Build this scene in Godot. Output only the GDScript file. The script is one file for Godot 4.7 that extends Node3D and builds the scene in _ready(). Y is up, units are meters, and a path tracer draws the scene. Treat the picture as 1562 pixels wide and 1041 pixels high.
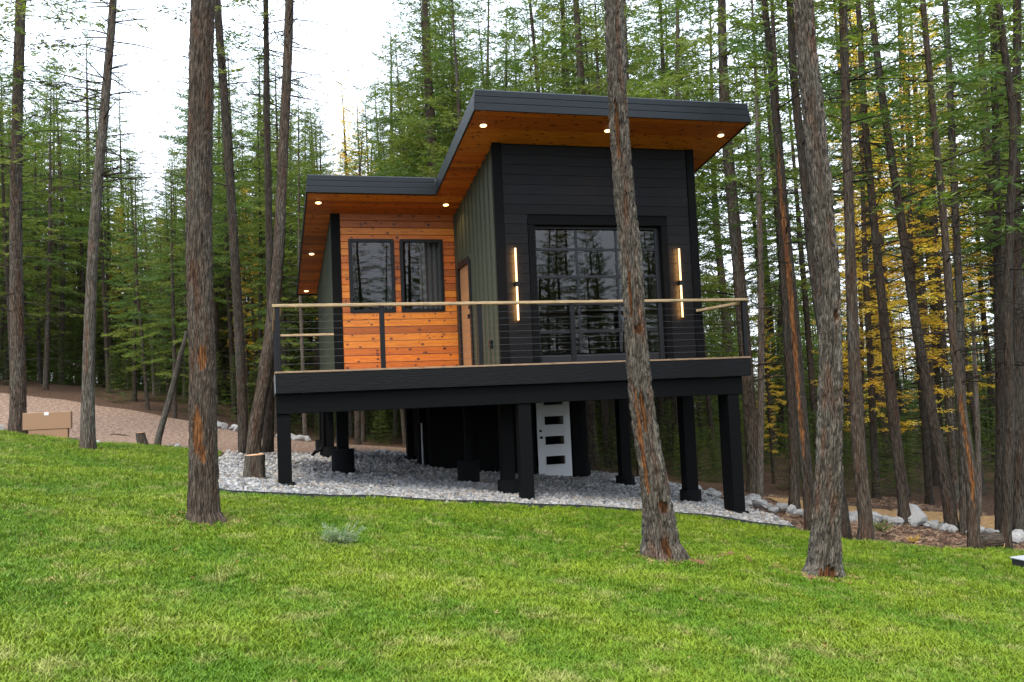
extends Node3D
# A black and cedar cabin on posts in a conifer wood. x runs along the front of the deck, y up (0 is the deck), z towards the lawn.

# ---- measured cabin ----
const DECK_W := 7.46
const ROOF_A := 3.757      # underside of the roof: y = ROOF_A + ROOF_B * z
const ROOF_B := 0.1566
const ROOF_T := 0.328
const Z_UP := 0.271        # front edge of the high roof
const Z_LOW := -2.996      # front edge of the low roof
const Z_BACK := -9.58
const X_UP := 2.95         # side edge of the high roof
const X_LOW := 0.632
const X_END := 7.569
const Z_BLACK := -0.817    # black front wall
const X_BLACK := 3.494
const X_RIGHT := 7.054
const Z_CEDAR := -4.045
const X_LEFT := 1.127
const Z_REAR := -9.0

var M := {}
var org := {}
var taken := {}
var rng := RandomNumberGenerator.new()
var box_cache := {}
var plates := FastNoiseLite.new()
var cells := FastNoiseLite.new()
var broad := FastNoiseLite.new()
var fine := FastNoiseLite.new()


func _ready() -> void:
	rng.seed = 4711
	view_and_light()
	noises()
	materials()
	setting()
	cabin()
	foreground_trees()
	forest()
	gravel()
	grass()
	small_things()


# ------------------------------------------------------------------ view, sky, sun
func view_and_light() -> void:
	var cam := Camera3D.new()
	cam.name = "camera"
	cam.fov = 41.99
	cam.near = 0.1
	cam.far = 500.0
	cam.position = Vector3(-0.1075, -0.5156, 12.8709)
	cam.rotation = Vector3(0.0645, -0.2702, -0.0431)
	add_child(cam)
	cam.current = true
	var sm := ProceduralSkyMaterial.new()
	sm.sky_top_color = Color(0.84, 0.90, 0.99)
	sm.sky_horizon_color = Color(0.95, 0.97, 1.0)
	sm.sky_curve = 0.2
	sm.sky_energy_multiplier = 1.0
	sm.ground_bottom_color = Color(0.30, 0.28, 0.24)
	sm.ground_horizon_color = Color(0.45, 0.46, 0.44)
	var sky := Sky.new()
	sky.sky_material = sm
	var e := Environment.new()
	e.background_mode = Environment.BG_SKY
	e.sky = sky
	e.tonemap_mode = Environment.TONE_MAPPER_LINEAR
	e.tonemap_exposure = 3.15
	e.sdfgi_enabled = true
	e.ssao_enabled = true
	e.ssil_enabled = true
	var we := WorldEnvironment.new()
	we.name = "daylight"
	we.environment = e
	add_child(we)
	var sun := DirectionalLight3D.new()
	sun.name = "sun"
	sun.light_energy = 0.5
	sun.light_angular_distance = 25.0
	sun.light_color = Color(1.0, 0.97, 0.92)
	sun.shadow_enabled = true
	sun.rotation_degrees = Vector3(-58, -28, 0)
	add_child(sun)


# ------------------------------------------------------------------ helpers
func lin(r: float, g: float, b: float) -> Color:
	return Color(r, g, b).linear_to_srgb()


func numbered(called: String) -> String:
	var n: int = taken.get(called, 0)
	taken[called] = n + 1
	return called if n == 0 else "%s_%03d" % [called, n]


func tag(o: Node, label: String, category: String, group := "", kind := "") -> void:
	if label:
		o.set_meta("label", label)
	if category:
		o.set_meta("category", category)
	if group:
		o.set_meta("group", group)
	if kind:
		o.set_meta("kind", kind)


func base(called: String, at: Vector3, label := "", category := "", group := "") -> Node3D:
	var o := Node3D.new()
	o.name = numbered(called)
	add_child(o)
	o.position = at
	org[o] = at
	tag(o, label, category, group)
	return o


func sub(called: String, parent: Node3D, at: Vector3) -> Node3D:
	var o := Node3D.new()
	o.name = called
	parent.add_child(o, true)
	o.position = at - org[parent]
	org[o] = at
	return o


func put(called: String, mesh: Mesh, mat: Material, parent: Node3D = null, at := Vector3.ZERO, turn := Basis.IDENTITY) -> MeshInstance3D:
	var o := MeshInstance3D.new()
	o.mesh = mesh
	o.material_override = mat
	if parent == null:
		o.name = numbered(called)
		add_child(o)
		o.transform = Transform3D(turn, at)
	else:
		o.name = called
		parent.add_child(o, true)
		o.transform = Transform3D(turn, at - org[parent])
	org[o] = at
	return o


func structure(called: String, mesh: Mesh, mat: Material) -> MeshInstance3D:
	var o := put(called, mesh, mat)
	o.set_meta("kind", "structure")
	return o


# a box with chamfered edges; u of its texture runs along its longest side, in metres
func box(s: Vector3, b := 0.004, off := Vector2.ZERO) -> ArrayMesh:
	var key := [s.snapped(Vector3.ONE * 0.0005), b, off]
	if box_cache.has(key):
		return box_cache[key]
	b = minf(b, minf(s.x, minf(s.y, s.z)) * 0.35)
	var h := s / 2.0
	var ax := s.max_axis_index()
	var v := PackedVector3Array()
	var n := PackedVector3Array()
	var uv := PackedVector2Array()
	var polys := []
	for a in 3:
		var a1 := (a + 1) % 3
		var a2 := (a + 2) % 3
		for sg in [-1.0, 1.0]:
			var q := []
			for c in [[-1, -1], [1, -1], [1, 1], [-1, 1]]:
				var p := Vector3.ZERO
				p[a] = sg * h[a]
				p[a1] = c[0] * (h[a1] - b)
				p[a2] = c[1] * (h[a2] - b)
				q.append(p)
			polys.append(q)
		for s1 in [-1.0, 1.0]:
			for s2 in [-1.0, 1.0]:
				var q := []
				for c in [[-1, 0], [1, 0], [1, 1], [-1, 1]]:
					var p := Vector3.ZERO
					p[a] = c[0] * (h[a] - b)
					p[a1] = s1 * (h[a1] - (b if c[1] else 0.0))
					p[a2] = s2 * (h[a2] - (0.0 if c[1] else b))
					q.append(p)
				polys.append(q)
	for sx in [-1.0, 1.0]:
		for sy in [-1.0, 1.0]:
			for sz in [-1.0, 1.0]:
				polys.append([Vector3(sx * h.x, sy * (h.y - b), sz * (h.z - b)), Vector3(sx * (h.x - b), sy * h.y, sz * (h.z - b)), Vector3(sx * (h.x - b), sy * (h.y - b), sz * h.z)])
	for q in polys:
		var mid := Vector3.ZERO
		for p in q:
			mid += p
		mid /= q.size()
		var nn: Vector3 = (q[1] - q[0]).cross(q[2] - q[0]).normalized()
		if nn.dot(mid) > 0:
			q.reverse()
		else:
			nn = -nn
		var dom := nn.abs().max_axis_index()
		for t in q.size() - 2:
			for p in [q[0], q[t + 1], q[t + 2]]:
				v.append(p)
				n.append(nn)
				var other := 3 - ax - dom if dom != ax else (ax + 1) % 3
				var uu: float = p[ax] if dom != ax else p[(ax + 2) % 3]
				uv.append(Vector2(uu, p[other]) + off)
	var arr := []
	arr.resize(Mesh.ARRAY_MAX)
	arr[Mesh.ARRAY_VERTEX] = v
	arr[Mesh.ARRAY_NORMAL] = n
	arr[Mesh.ARRAY_TEX_UV] = uv
	var m := ArrayMesh.new()
	m.add_surface_from_arrays(Mesh.PRIMITIVE_TRIANGLES, arr)
	box_cache[key] = m
	return m


func bx(called: String, parent: Node3D, lo: Vector3, hi: Vector3, mat: Material, b := 0.004, off := Vector2.ZERO) -> MeshInstance3D:
	return put(called, box((hi - lo).abs(), b, off), mat, parent, (lo + hi) / 2.0)


func cyl(r: float, r2: float, hgt: float, sides := 24) -> CylinderMesh:
	var c := CylinderMesh.new()
	c.bottom_radius = r
	c.top_radius = r2
	c.height = hgt
	c.radial_segments = sides
	c.rings = 1
	return c


func mesh_of(v: PackedVector3Array, c := PackedColorArray(), n := PackedVector3Array(), uv := PackedVector2Array(), idx := PackedInt32Array()) -> ArrayMesh:
	var arr := []
	arr.resize(Mesh.ARRAY_MAX)
	arr[Mesh.ARRAY_VERTEX] = v
	if c.size():
		arr[Mesh.ARRAY_COLOR] = c
	if n.size():
		arr[Mesh.ARRAY_NORMAL] = n
	if uv.size():
		arr[Mesh.ARRAY_TEX_UV] = uv
	if idx.size():
		arr[Mesh.ARRAY_INDEX] = idx
	var m := ArrayMesh.new()
	m.add_surface_from_arrays(Mesh.PRIMITIVE_TRIANGLES, arr)
	return m


func smooth_normals(v: PackedVector3Array, idx: PackedInt32Array) -> PackedVector3Array:
	var n := PackedVector3Array()
	n.resize(v.size())
	for t in range(0, idx.size(), 3):
		var a := v[idx[t]]
		var f := (v[idx[t + 2]] - a).cross(v[idx[t + 1]] - a)
		n[idx[t]] += f
		n[idx[t + 1]] += f
		n[idx[t + 2]] += f
	for i in n.size():
		n[i] = n[i].normalized()
	return n


func multi(called: String, mesh: Mesh, mat: Material, buf: PackedFloat32Array, count: int, label: String, category: String) -> MultiMeshInstance3D:
	var mm := MultiMesh.new()
	mm.transform_format = MultiMesh.TRANSFORM_3D
	mm.use_colors = true
	mm.mesh = mesh
	mm.instance_count = count
	mm.buffer = buf
	var o := MultiMeshInstance3D.new()
	o.name = numbered(called)
	o.multimesh = mm
	o.material_override = mat
	add_child(o)
	tag(o, label, category, "", "stuff")
	return o


func push(buf: PackedFloat32Array, b: Basis, p: Vector3, c: Color) -> void:
	buf.append_array(PackedFloat32Array([b.x.x, b.y.x, b.z.x, p.x, b.x.y, b.y.y, b.z.y, p.y, b.x.z, b.y.z, b.z.z, p.z, c.r, c.g, c.b, 1.0]))


func ground_y(x: float, z: float) -> float:
	var xe := x
	if x > 12.0:
		xe = 12.0 + (x - 12.0) * 0.45
	elif x < -9.0:
		xe = -9.0 + (x + 9.0) * 0.3
	var zz := z + 0.15
	var y := -1.617 - 0.131 * xe + (-0.04 * zz if zz > 0.0 else -0.022 * zz)
	y += 0.075 * clampf(-z - 9.0, 0.0, 12.0) * (1.0 - smoothstep(-4.0, 2.0, x))
	return y


# the ground's small unevenness
func gy(x: float, z: float) -> float:
	return ground_y(x, z) + 0.025 * broad.get_noise_2d(x * 0.7, z * 0.7)


# ------------------------------------------------------------------ noise, textures, materials
func noises() -> void:
	plates.noise_type = FastNoiseLite.TYPE_CELLULAR
	plates.cellular_return_type = FastNoiseLite.RETURN_DISTANCE2_SUB
	plates.frequency = 1.0
	plates.seed = 5
	plates.domain_warp_enabled = true
	plates.domain_warp_amplitude = 0.6
	plates.domain_warp_frequency = 0.7
	cells.noise_type = FastNoiseLite.TYPE_CELLULAR
	cells.cellular_return_type = FastNoiseLite.RETURN_CELL_VALUE
	cells.frequency = 1.0
	cells.seed = 5
	cells.domain_warp_enabled = true
	cells.domain_warp_amplitude = 0.6
	cells.domain_warp_frequency = 0.7
	broad.noise_type = FastNoiseLite.TYPE_SIMPLEX_SMOOTH
	broad.frequency = 1.0
	broad.fractal_octaves = 3
	broad.seed = 11
	fine.noise_type = FastNoiseLite.TYPE_SIMPLEX
	fine.frequency = 1.0
	fine.fractal_octaves = 2
	fine.seed = 23


func picture(w: int, h: int, f: Callable) -> ImageTexture:
	var d := PackedByteArray()
	d.resize(w * h * 3)
	var k := 0
	for y in h:
		for x in w:
			var c: Color = f.call(x, y)
			d[k] = int(clampf(c.r, 0.0, 1.0) * 255.0)
			d[k + 1] = int(clampf(c.g, 0.0, 1.0) * 255.0)
			d[k + 2] = int(clampf(c.b, 0.0, 1.0) * 255.0)
			k += 3
	return ImageTexture.create_from_image(Image.create_from_data(w, h, false, Image.FORMAT_RGB8, d))


func grey_noise(size: int, freq: float, octaves: int, seed_: int, lo: float, hi: float, ridged := false) -> ImageTexture:
	var n := FastNoiseLite.new()
	n.noise_type = FastNoiseLite.TYPE_SIMPLEX_SMOOTH
	n.frequency = freq
	n.fractal_octaves = octaves
	n.seed = seed_
	if ridged:
		n.fractal_type = FastNoiseLite.FRACTAL_RIDGED
	var im := n.get_seamless_image(size, size)
	im.convert(Image.FORMAT_L8)
	var d := im.get_data()
	for i in d.size():
		d[i] = int(255.0 * lerpf(lo, hi, d[i] / 255.0))
	return ImageTexture.create_from_image(Image.create_from_data(size, size, false, Image.FORMAT_L8, d))


func mat(albedo: Color, rough: float, spec := 0.5) -> StandardMaterial3D:
	var m := StandardMaterial3D.new()
	m.albedo_color = albedo
	m.roughness = rough
	m.metallic_specular = spec
	m.cull_mode = BaseMaterial3D.CULL_DISABLED
	return m


func relief(m: StandardMaterial3D, tex: Texture2D, cm: float, scale: Vector3, triplanar := true) -> StandardMaterial3D:
	m.heightmap_enabled = true
	m.heightmap_texture = tex
	m.heightmap_scale = cm
	m.uv1_scale = scale
	m.uv1_triplanar = triplanar
	m.uv1_world_triplanar = triplanar
	return m


func materials() -> void:
	var grain := grey_noise(512, 0.012, 4, 3, 0.0, 1.0)
	var mottled := grey_noise(512, 0.02, 5, 9, 0.55, 1.0)
	var speck := grey_noise(512, 0.09, 3, 17, 0.45, 1.0)
	# cedar: 4.6 m by 1.15 m of boards with grain and knots, 2.25 mm a pixel
	var kr := RandomNumberGenerator.new()
	kr.seed = 77
	var knots := []
	var grid := {}
	for i in 150:
		var k := [kr.randf() * 2048.0, kr.randf() * 512.0, kr.randf_range(3.0, 9.0), kr.randf_range(0.6, 1.0)]
		knots.append(k)
		for gx in range(int((k[0] - 60) / 32), int((k[0] + 60) / 32) + 1):
			for gyy in range(int((k[1] - 30) / 32), int((k[1] + 30) / 32) + 1):
				var key := Vector2i(gx, gyy)
				if not grid.has(key):
					grid[key] = []
				grid[key].append(k)
	var cedar_tex := picture(2048, 512, func(x: int, y: int) -> Color:
		var warp := broad.get_noise_2d(x * 0.004, y * 0.02) * 14.0
		var dark := 0.0
		for k in grid.get(Vector2i(x / 32, y / 32), []):
			var dx: float = (x - k[0]) / (k[2] * 1.35)
			var dy: float = (y - k[1]) / k[2]
			var r := sqrt(dx * dx + dy * dy)
			warp += 10.0 * exp(-r * r * 0.25) * signf(dy)
			dark = maxf(dark, clampf(1.6 - r, 0.0, 1.0) * k[3])
		var g := fine.get_noise_2d(x * 0.006, (y + warp) * 0.16) * 0.5 + fine.get_noise_2d(x * 0.03, (y + warp) * 0.55) * 0.3
		var b := broad.get_noise_2d(x * 0.0022 + 40.0, y * 0.03)
		var c := Color(0.82, 0.50, 0.12).lerp(Color(0.64, 0.34, 0.06), clampf(0.45 + g * 0.75 + b * 0.35, 0.0, 1.0))
		return c.lerp(Color(0.22, 0.09, 0.04), dark))
	for i in 4:
		var tint: Color = [Color(1, 1, 1), Color(0.90, 0.80, 0.70), Color(1.0, 0.92, 0.78), Color(0.78, 0.70, 0.62)][i]
		var c := mat(tint, 0.5)
		c.albedo_texture = cedar_tex
		c.uv1_scale = Vector3(1.0 / 4.6, 1.0 / 1.15, 1.0)
		M["cedar%d" % i] = c
	# painted boards: saw-textured
	for d in [["siding0", lin(0.0065, 0.0065, 0.008)], ["siding1", lin(0.0085, 0.0085, 0.0105)], ["siding2", lin(0.005, 0.005, 0.0065)]]:
		var s := mat(d[1], 0.55, 0.32)
		s.heightmap_enabled = true
		s.heightmap_texture = grain
		s.heightmap_scale = 0.25
		s.uv1_scale = Vector3(0.8, 9.0, 1.0)
		s.albedo_texture = mottled
		M[d[0]] = s
	M.black = relief(mat(lin(0.0025, 0.0027, 0.0032), 0.65, 0.22), grain, 0.2, Vector3(1.5, 1.5, 1.5))
	M.fascia = relief(mat(lin(0.007, 0.0078, 0.0095), 0.6, 0.3), grain, 0.3, Vector3(0.7, 8.0, 0.7))
	M.fascia.albedo_texture = mottled
	M.metal = mat(lin(0.008, 0.0115, 0.015), 0.42, 0.38)
	M.roofing = mat(lin(0.04, 0.045, 0.05), 0.5)
	M.green = relief(mat(lin(0.032, 0.040, 0.021), 0.55), grain, 0.2, Vector3(6, 0.7, 6))
	M.pine = mat(lin(0.62, 0.44, 0.24), 0.6)
	M.pine.albedo_texture = mottled
	M.pine.uv1_scale = Vector3(0.5, 9, 1)
	M.deck_wood = mat(lin(0.42, 0.27, 0.16), 0.7)
	M.deck_wood.albedo_texture = mottled
	M.deck_wood.uv1_scale = Vector3(0.5, 9, 1)
	M.pier = relief(mat(lin(0.005, 0.0053, 0.006), 0.85, 0.25), speck, 0.3, Vector3(3, 3, 3))
	M.steel = mat(lin(0.12, 0.12, 0.125), 0.45)
	M.steel.metallic = 0.6
	M.frame = mat(lin(0.006, 0.006, 0.007), 0.4, 0.35)
	M.frame_grey = mat(lin(0.011, 0.012, 0.015), 0.4, 0.4)
	M.white = mat(lin(0.66, 0.67, 0.69), 0.45)
	M.pale_sheen = mat(lin(0.35, 0.37, 0.40), 0.4)  # pale grey: lid and conduit metal, and the painted sky sheen beside the deck
	M.room = mat(lin(0.035, 0.03, 0.028), 0.8)
	M.curtain = mat(lin(0.07, 0.07, 0.07), 0.9)
	var gl := mat(Color(0.02, 0.02, 0.02, 0.04), 0.0)
	gl.transparency = BaseMaterial3D.TRANSPARENCY_ALPHA
	gl.metallic_specular = 0.6
	M.glass = gl
	var dark_gl := mat(Color(0.03, 0.035, 0.04, 0.55), 0.02)
	dark_gl.transparency = BaseMaterial3D.TRANSPARENCY_ALPHA
	M.dark_glass = dark_gl
	var lamp := mat(lin(0.9, 0.8, 0.6), 0.5)
	lamp.emission_enabled = true
	lamp.emission = Color(1.0, 0.80, 0.50)
	lamp.emission_energy_multiplier = 2.6
	M.lamp = lamp
	var strip := lamp.duplicate()
	strip.emission = Color(1.0, 0.72, 0.38)
	strip.emission_energy_multiplier = 0.62
	M.strip = strip
	M.oak = mat(lin(0.55, 0.28, 0.12), 0.5)
	M.oak.albedo_texture = mottled
	M.oak.uv1_scale = Vector3(0.5, 7, 1)
	# ground
	var soil := grey_noise(1024, 0.02, 6, 31, 0.35, 1.0)
	var soil_fine := grey_noise(1024, 0.12, 3, 37, 0.0, 1.0)
	M.floor = mat(lin(0.20, 0.125, 0.085), 0.95, 0.2)
	M.floor.albedo_texture = soil
	relief(M.floor, soil_fine, 2.0, Vector3(0.6, 0.6, 0.6))
	M.road = mat(lin(0.56, 0.385, 0.285), 0.95, 0.2)
	M.road.albedo_texture = soil
	relief(M.road, soil_fine, 2.0, Vector3(0.45, 0.45, 0.45))
	M.path = mat(lin(0.60, 0.37, 0.17), 0.95, 0.2)
	M.path.albedo_texture = mottled
	relief(M.path, soil_fine, 1.0, Vector3(0.8, 0.8, 0.8))
	M.lawn = mat(lin(0.13, 0.19, 0.02), 0.95, 0.2)
	M.lawn.albedo_texture = soil
	relief(M.lawn, soil_fine, 3.0, Vector3(1.7, 1.7, 1.7))
	M.gravel_bed = mat(lin(0.22, 0.21, 0.20), 0.95, 0.2)
	M.gravel_bed.albedo_texture = speck
	relief(M.gravel_bed, speck, 3.0, Vector3(2.5, 2.5, 2.5))
	M.stone = mat(Color.WHITE, 0.85, 0.3)
	M.stone.vertex_color_use_as_albedo = true
	relief(M.stone, speck, 0.6, Vector3(5, 5, 5))
	M.stone.albedo_texture = mottled
	var blade := mat(Color.WHITE, 0.55, 0.35)
	blade.vertex_color_use_as_albedo = true
	blade.backlight_enabled = true
	blade.backlight = Color(0.55, 0.6, 0.3)
	M.blade = blade
	var needle := mat(Color.WHITE, 0.6, 0.3)
	needle.vertex_color_use_as_albedo = true
	needle.backlight_enabled = true
	needle.backlight = Color(0.9, 0.95, 0.55)
	M.needle = needle
	# bark: upright fissures
	var bark_tex := picture(512, 512, func(x: int, y: int) -> Color:
		var a := TAU * x / 512.0
		var v := 0.5 + 0.5 * fine.get_noise_3d(cos(a) * 4.5, y * 0.022, sin(a) * 4.5)
		var w := 0.5 + 0.5 * fine.get_noise_3d(cos(a) * 14.0, y * 0.05 + 70.0, sin(a) * 14.0)
		var g := 0.30 + 0.70 * clampf(v * 0.95 + w * 0.55 - 0.25, 0.0, 1.0)
		return Color(g, g * 0.985, g * 0.965))
	var bark := mat(Color.WHITE, 0.9, 0.25)
	bark.vertex_color_use_as_albedo = true
	bark.albedo_texture = bark_tex
	bark.heightmap_enabled = true
	bark.heightmap_texture = bark_tex
	bark.heightmap_scale = 1.2
	M.bark = bark
	M.cardboard = mat(lin(0.27, 0.16, 0.09), 0.85)
	M.tape = mat(lin(0.55, 0.42, 0.28), 0.3)
	M.wood_cut = mat(lin(0.60, 0.32, 0.15), 0.8)
	M.edging = mat(lin(0.012, 0.013, 0.016), 0.6)
	M.plain = mat(Color.WHITE, 0.85, 0.3)
	M.plain.vertex_color_use_as_albedo = true


# ------------------------------------------------------------------ the setting
# a sheet between two lines of equally many (x, z) points, draped over the ground
func drape(a: Array, b: Array, steps: int, lift: float) -> ArrayMesh:
	var va := spread(a, 0.35)
	var vb := spread_n(b, va.size())
	var v := PackedVector3Array()
	var idx := PackedInt32Array()
	for i in va.size():
		for j in steps + 1:
			var p: Vector2 = va[i].lerp(vb[i], float(j) / steps)
			v.append(Vector3(p.x, gy(p.x, p.y) + lift, p.y))
	for i in va.size() - 1:
		for j in steps:
			var k := i * (steps + 1) + j
			idx.append_array(PackedInt32Array([k, k + 1, k + steps + 1, k + 1, k + steps + 2, k + steps + 1]))
	var n := smooth_normals(v, idx)
	if n[0].y < 0:
		idx.reverse()
		n = smooth_normals(v, idx)
	return mesh_of(v, PackedColorArray(), n, PackedVector2Array(), idx)


func smooth_line(a: Array, per := 6) -> PackedVector2Array:
	var out := PackedVector2Array()
	for i in a.size() - 1:
		for k in per:
			var p: Vector2 = a[i].cubic_interpolate(a[i + 1], a[maxi(i - 1, 0)], a[mini(i + 2, a.size() - 1)], float(k) / per)
			out.append(p)
	out.append(a[-1])
	return out


func spread(a: Array, step: float) -> PackedVector2Array:
	var l := smooth_line(a)
	var total := 0.0
	for i in l.size() - 1:
		total += l[i].distance_to(l[i + 1])
	return along(l, maxi(2, int(total / step) + 1))


func spread_n(a: Array, n: int) -> PackedVector2Array:
	return along(smooth_line(a), n)


func along(l: PackedVector2Array, n: int) -> PackedVector2Array:
	var total := 0.0
	for i in l.size() - 1:
		total += l[i].distance_to(l[i + 1])
	var out := PackedVector2Array()
	var seg := 0
	var done := 0.0
	for k in n:
		var want := total * k / (n - 1)
		while seg < l.size() - 2 and done + l[seg].distance_to(l[seg + 1]) < want:
			done += l[seg].distance_to(l[seg + 1])
			seg += 1
		var d := l[seg].distance_to(l[seg + 1])
		out.append(l[seg].lerp(l[seg + 1], clampf((want - done) / maxf(d, 1e-6), 0.0, 1.0)))
	return out


var LAWN_BACK := [Vector2(-30, -10.5), Vector2(-14, -9.2), Vector2(-8, -8.0), Vector2(-5.26, -7.1), Vector2(-4.46, -6.75), Vector2(-3.3, -5.9), Vector2(-2.5, -6.5), Vector2(-1.66, -6.1), Vector2(-0.9, -5.6)]
var GRAVEL_SIDE := [Vector2(-0.9, -5.6), Vector2(-1.0, -3.8), Vector2(-0.98, -0.9), Vector2(-0.77, 0.85)]
var GRAVEL_FRONT := [Vector2(-0.77, 0.85), Vector2(-0.37, 1.08), Vector2(0.59, 0.94), Vector2(1.61, 0.8), Vector2(3.17, 0.62), Vector2(4.74, 0.47), Vector2(5.69, 0.52), Vector2(6.5, 0.88), Vector2(7.17, 1.46)]
var LAWN_SIDE := [Vector2(7.17, 1.46), Vector2(7.4, 2.25), Vector2(8.1, 2.05), Vector2(8.62, 2.34), Vector2(9.48, 2.28), Vector2(10.33, 2.28), Vector2(14, 3.2), Vector2(24, 8)]
var lawn_edge := PackedVector2Array()


func lawn_limit(x: float) -> float:
	# z of the lawn's far edge at x
	var best := -99.0
	for i in lawn_edge.size() - 1:
		var a := lawn_edge[i]
		var b := lawn_edge[i + 1]
		if (a.x <= x) != (b.x <= x):
			best = maxf(best, lerpf(a.y, b.y, (x - a.x) / (b.x - a.x)))
	return best


func setting() -> void:
	var v := PackedVector3Array()
	var idx := PackedInt32Array()
	var n := 130
	for i in n + 1:
		for j in n + 1:
			var x := -150.0 + 300.0 * i / n
			var z := -150.0 + 300.0 * j / n
			# closer grid lines in the middle
			x = signf(x) * 150.0 * pow(absf(x) / 150.0, 1.6)
			z = signf(z) * 150.0 * pow(absf(z) / 150.0, 1.6)
			v.append(Vector3(x, gy(x, z) - 0.03, z))
	for i in n:
		for j in n:
			var k := i * (n + 1) + j
			idx.append_array(PackedInt32Array([k, k + n + 1, k + 1, k + 1, k + n + 1, k + n + 2]))
	structure("ground", mesh_of(v, PackedColorArray(), smooth_normals(v, idx), PackedVector2Array(), idx), M.floor)
	var edge := LAWN_BACK + GRAVEL_SIDE.slice(1) + GRAVEL_FRONT.slice(1) + LAWN_SIDE.slice(1)
	lawn_edge = smooth_line(edge)
	var front := []
	for p in edge:
		front.append(Vector2(p.x * 1.1, 30.0))
	# the lawn is draped in strips from its edge towards and past the camera
	structure("lawn", drape_fixed(lawn_edge, 30.0, 60, 0.035), M.lawn)
	var back := [Vector2(-0.9, -5.6), Vector2(0.0, -6.4), Vector2(0.9, -7.6), Vector2(2.2, -9.2), Vector2(3.5, -10.0), Vector2(6.0, -10.0), Vector2(8.2, -7.5), Vector2(8.3, -4.4), Vector2(8.0, -1.5), Vector2(7.7, 0.3), Vector2(7.17, 1.46)]
	structure("gravel_bed", drape(GRAVEL_SIDE + GRAVEL_FRONT.slice(1), back, 26, 0.012), M.gravel_bed)
	structure("road", drape([Vector2(-34, -20.5), Vector2(-14, -17.6), Vector2(-7.3, -16.4), Vector2(-4.9, -15.2), Vector2(-1.9, -13.4), Vector2(1.1, -12.6), Vector2(4.5, -13.4)], [Vector2(-34, -11.0), Vector2(-14, -9.4), Vector2(-8, -8.3), Vector2(-4.2, -6.7), Vector2(-1.4, -6.3), Vector2(0.3, -6.9), Vector2(3.0, -10.4)], 14, -0.008), M.road)
	structure("path", drape([Vector2(10.2, -4.4), Vector2(11.6, -3.4), Vector2(12.9, -2.7), Vector2(14.2, -1.2), Vector2(16.5, 2.0), Vector2(22, 8)], [Vector2(9.3, -1.5), Vector2(10.5, -1.55), Vector2(11.6, -1.4), Vector2(12.3, -0.2), Vector2(13.6, 2.2), Vector2(19, 9)], 8, 0.0), M.path)


func drape_fixed(edge: PackedVector2Array, zfar: float, steps: int, lift: float) -> ArrayMesh:
	# columns of constant x between the lawn's edge and z = zfar
	var v := PackedVector3Array()
	var idx := PackedInt32Array()
	var xs := PackedFloat32Array()
	var x := -30.0
	while x < 24.0:
		xs.append(x)
		x += 0.12 if x > -9.0 and x < 12.0 else 0.8
	for xx in xs:
		var z0 := lawn_limit(xx)
		for j in steps + 1:
			var t := pow(float(j) / steps, 1.5)
			var z := lerpf(z0, zfar, t)
			v.append(Vector3(xx, gy(xx, z) + lift, z))
	for i in xs.size() - 1:
		for j in steps:
			var k := i * (steps + 1) + j
			idx.append_array(PackedInt32Array([k, k + steps + 1, k + 1, k + 1, k + steps + 1, k + steps + 2]))
	return mesh_of(v, PackedColorArray(), smooth_normals(v, idx), PackedVector2Array(), idx)


# ------------------------------------------------------------------ the cabin
func soffit_y(z: float) -> float:
	return ROOF_A + ROOF_B * z


func cabin() -> void:
	var c := base("cabin", Vector3(3.7, -2.1, -4.5), "black and cedar cabin with stepped shed roof and deck raised on black posts", "cabin")
	roof(c)
	black_wall(c)
	cedar_wall(c)
	green_walls(c)
	deck(c)
	railing(c)
	posts(c)
	lower_room(c)
	lamps(c)


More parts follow.
